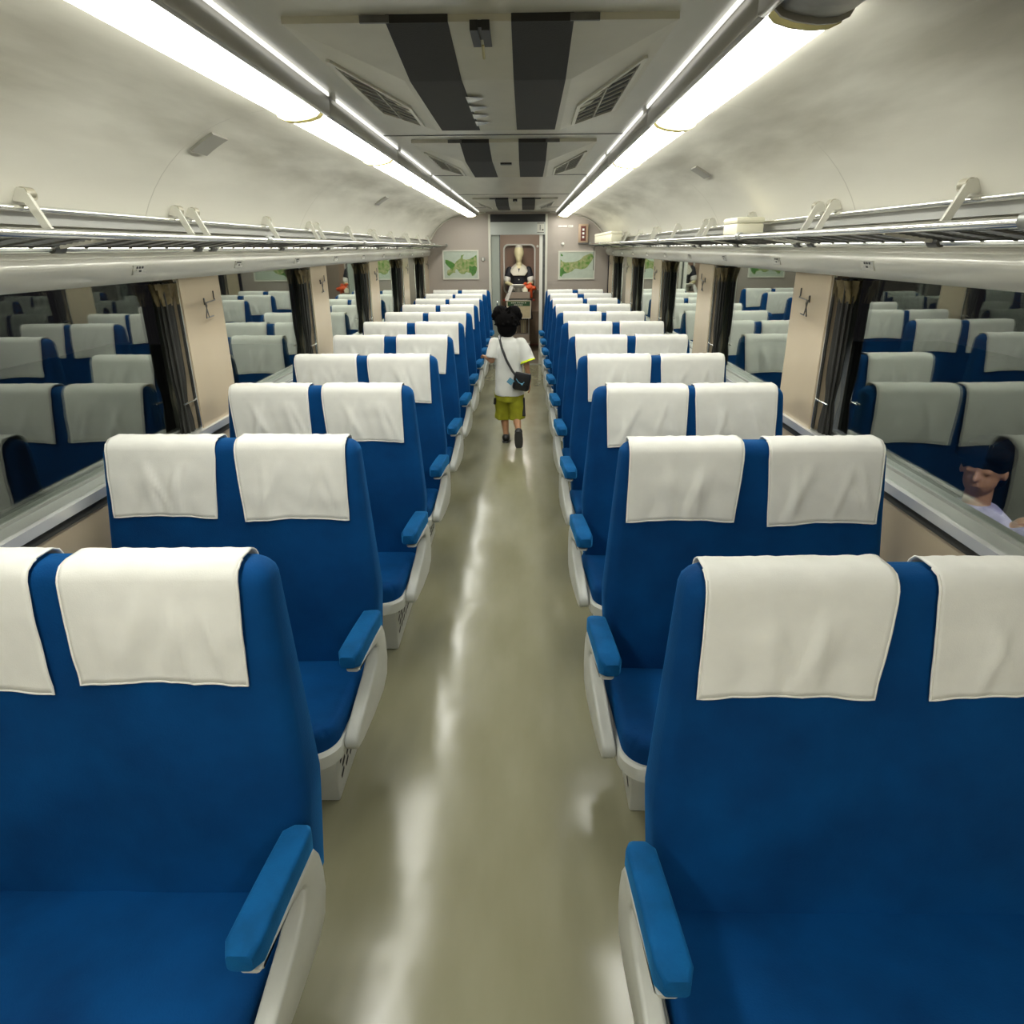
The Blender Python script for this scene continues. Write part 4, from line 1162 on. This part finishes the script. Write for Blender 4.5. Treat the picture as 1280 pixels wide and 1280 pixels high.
for x in (-.13, -.10, -.07, -.03, 0, .03, .06, .10): q.box(x, x + .02, -.003, -.002, .245, .262)
for x in (-.08, -.055, -.03, -.005, .02, .045): q.box(x, x + .018, -.003, -.002, .214, .228)
q.build('pale_lettering', M['collarcloth'], sgn, 0)
q = MB(); q.box(.0, .045, -.003, -.002, .03, .05); q.box(.012, .025, -.003, -.002, .05, .085); q.build('red_print', M['red'], sgn, 0)
f = MB(); f.box(-.20, .20, -.004, 0, -.004, .004); f.box(-.20, .20, -.004, 0, .286, .294); f.box(-.204, -.196, -.004, 0, 0, .29); f.box(.196, .204, -.004, 0, 0, .29); f.build('board_edge', M['labelwhite'], sgn, 0)
# on the trolley
tw = MB(); rr = []
for i in range(9):
    t = i / 8; z = 1.10 - .24 * t; x = -.115 - .095 * t
    rr.append([(x - .035, TY + .02 - .02 * t, z), (x - .008, TY - .035 - .02 * t, z + .01), (x + .03, TY - .02 - .02 * t, z), (x + .005, TY + .03 - .02 * t, z)])
tw.loft(rr); tag(tw.build('white_towel', M['clothwhite'], None, 60), 'white towel draped over the trolley edge', 'towel')
dish = thing('serving_bowl', (-.005, TY + .07, .895), 'shallow white bowl on a grey can on the trolley', 'bowl')
MB().tube([(0, 0, 0), (0, 0, .17)], .06, 20).build('grey_can', M['alu_paint'], dish)
MB().tube([(0, 0, .17), (0, 0, .185), (0, 0, .205), (0, 0, .222)], [.05, .09, .11, .118], 24).build('bowl', M['clothwhite'], dish)
cup = thing('cream_carton', (.105, TY + .06, .89), 'cream carton standing beside the grey can on the trolley', 'carton')
MB().rbox(-.045, .045, -.045, .045, 0, .17, .006).build('carton', M['boxwhite'], cup); MB().prism([(-.045, .17), (.045, .17), (0, .20)], 'y', -.04, .04).build('gable', M['boxwhite'], cup, 0)
oc = MB(); rr = random.Random(8)
for i in range(16): oc.sphere((.175 + rr.uniform(-.075, .085), TY + .07 + rr.uniform(-.03, .03), 1.085 + rr.uniform(-.045, .05)), rr.uniform(.024, .042), 1.2, .9, .9, 10, 8)
oc.cap((.205, TY + .07, .92), .03, (.19, TY + .07, 1.06), .045)
o = oc.build('orange_scarf', M['orange'], None, 0); remesh(o, .008, 1); o.data.materials.clear(); o.data.materials.append(M['orange']); smooth_all(o)
tag(o, 'crumpled orange scarf on the trolley beside the cream carton', 'scarf')

# ---- visitor outside the window
def visitor(x, y, g, face, label, hgt=1.70, top='lavender'):
    t = thing('person', (x, y, g), label, 'person')
    k = hgt / 1.7; f = Vector(face).normalized(); r = V(0, 0, 1).cross(f) * -1
    mtx = Matrix(((r.x, f.x, 0, 0), (r.y, f.y, 0, 0), (0, 0, 1, 0), (0, 0, 0, 1))) @ Matrix.Scale(k, 4)
    def pb_(mb, name, m, vox, sm=3):
        q = MB(); q.add(mb.v, mb.f, mtx); o = q.build(name, m, t, 0); remesh(o, vox, sm); o.data.materials.clear(); o.data.materials.append(m); return smooth_all(o)
    b = MB(); head(b, (0, .01, 1.585), .225, (0, 1, 0)); b.cap((0, 0, 1.36), .056, (0, 0, 1.50), .052)
    b.loft([ell_ring((0, 0, z), rx, ry) for z, rx, ry in ((.85, .15, .11), (.95, .165, .12), (1.10, .14, .10), (1.25, .165, .115), (1.36, .17, .10), (1.42, .08, .06))])
    for s in (-1, 1):
        S_, E_, H_ = V(s * .19, 0, 1.37), V(s * .25, -.01, 1.08), V(s * .23, .12, .86)
        b.cap(S_, .05, E_, .04); b.cap(E_, .038, H_, .027); hand(b, H_, (0, .3, -1), (-s, 0, 0), .18, .35, -1)
        b.cap((s * .09, 0, .88), .085, (s * .09, .01, .48), .058); b.cap((s * .09, .01, .48), .056, (s * .09, -.01, .09), .036); b.cap((s * .09, -.02, .045), .042, (s * .10, .15, .035), .036)
    pb_(b, 'body', M['skin'], .008)
    c = MB(); c.loft([ell_ring((0, 0, z), rx, ry) for z, rx, ry in ((.82, .185, .14), (1.0, .18, .135), (1.2, .185, .135), (1.34, .19, .12), (1.41, .11, .075), (1.435, .075, .065))])
    for s in (-1, 1): c.tube([V(s * .16, 0, 1.375), V(s * .21, 0, 1.28), V(s * .25, -.005, 1.13)], [.07, .072, .075], 16)
    pb_(c, 't_shirt', M[top], .008)
    c = MB(); c.loft([ell_ring((0, 0, z), rx, ry) for z, rx, ry in ((.74, .16, .12), (.86, .175, .13), (.92, .17, .125))])
    for s in (-1, 1): c.tube([(s * .09, 0, .84), (s * .095, .005, .45), (s * .095, -.005, .08)], [.095, .078, .062], 16)
    pb_(c, 'jeans', M['jeans'], .009)
    h = MB(); h.sphere((0, -.015, 1.635), .108, .93, 1.06, .85, 18, 12); h.sphere((0, -.045, 1.57), .085, 1.02, .75, 1.1); h.cap((-.07, .07, 1.665), .035, (.07, .07, 1.665), .035)
    pb_(h, 'hair', M['hair'], .007, 2)
    return t
visitor(2.10, 2.86, -.85, (-.75, -.66, 0), 'person in lavender printed shirt standing outside the window', 1.76)

hl = bpy.data.lights.new('added_visitor_spot', 'SPOT'); hl.energy = 420; hl.spot_size = math.radians(38); hl.spot_blend = .6; hl.shadow_soft_size = .15; hl.color = (.85, .85, 1)  # added spot without a fixture, brightens the visitor outside the window
ho = bpy.data.objects.new('added_visitor_spot', hl); COL.objects.link(ho); ho.location = (2.3, .6, 3.4)
ho.rotation_euler = (Vector((2.15, 2.86, .5)) - ho.location).to_track_quat('-Z', 'Y').to_euler()
# ------------------------------------------------------------------ camera, world, view
cam = bpy.data.cameras.new('camera'); co = bpy.data.objects.new('camera', cam); COL.objects.link(co)
th, ps, ro = .37077, -.02001, -.0070
fw = V(math.sin(ps) * math.cos(th), math.cos(ps) * math.cos(th), -math.sin(th)); r = V(math.cos(ps), -math.sin(ps), 0); u = r.cross(fw)
R = r * math.cos(ro) + u * math.sin(ro); U = R.cross(fw)
co.matrix_world = Matrix(((R.x, U.x, -fw.x, .10), (R.y, U.y, -fw.y, 0), (R.z, U.z, -fw.z, 1.70), (0, 0, 0, 1)))
cam.sensor_fit = 'HORIZONTAL'; cam.sensor_width = 36; cam.lens = 36 * 850 / 1280; cam.clip_start = .05
S.camera = co
w = bpy.data.worlds.new('world'); S.world = w; w.use_nodes = True
w.node_tree.nodes['Background'].inputs[0].default_value = (.30, .27, .32, 1); w.node_tree.nodes['Background'].inputs[1].default_value = .03
S.view_settings.view_transform = 'Standard'; S.view_settings.look = 'None'; S.view_settings.gamma = 1
S.view_settings.exposure = 0.15
S.view_settings.use_curve_mapping = False
try:
    S.cycles.use_denoising = True; S.cycles.max_bounces = 10; S.cycles.diffuse_bounces = 5; S.cycles.glossy_bounces = 5; S.cycles.transparent_max_bounces = 12
    S.cycles.sample_clamp_indirect = 6
except Exception: pass
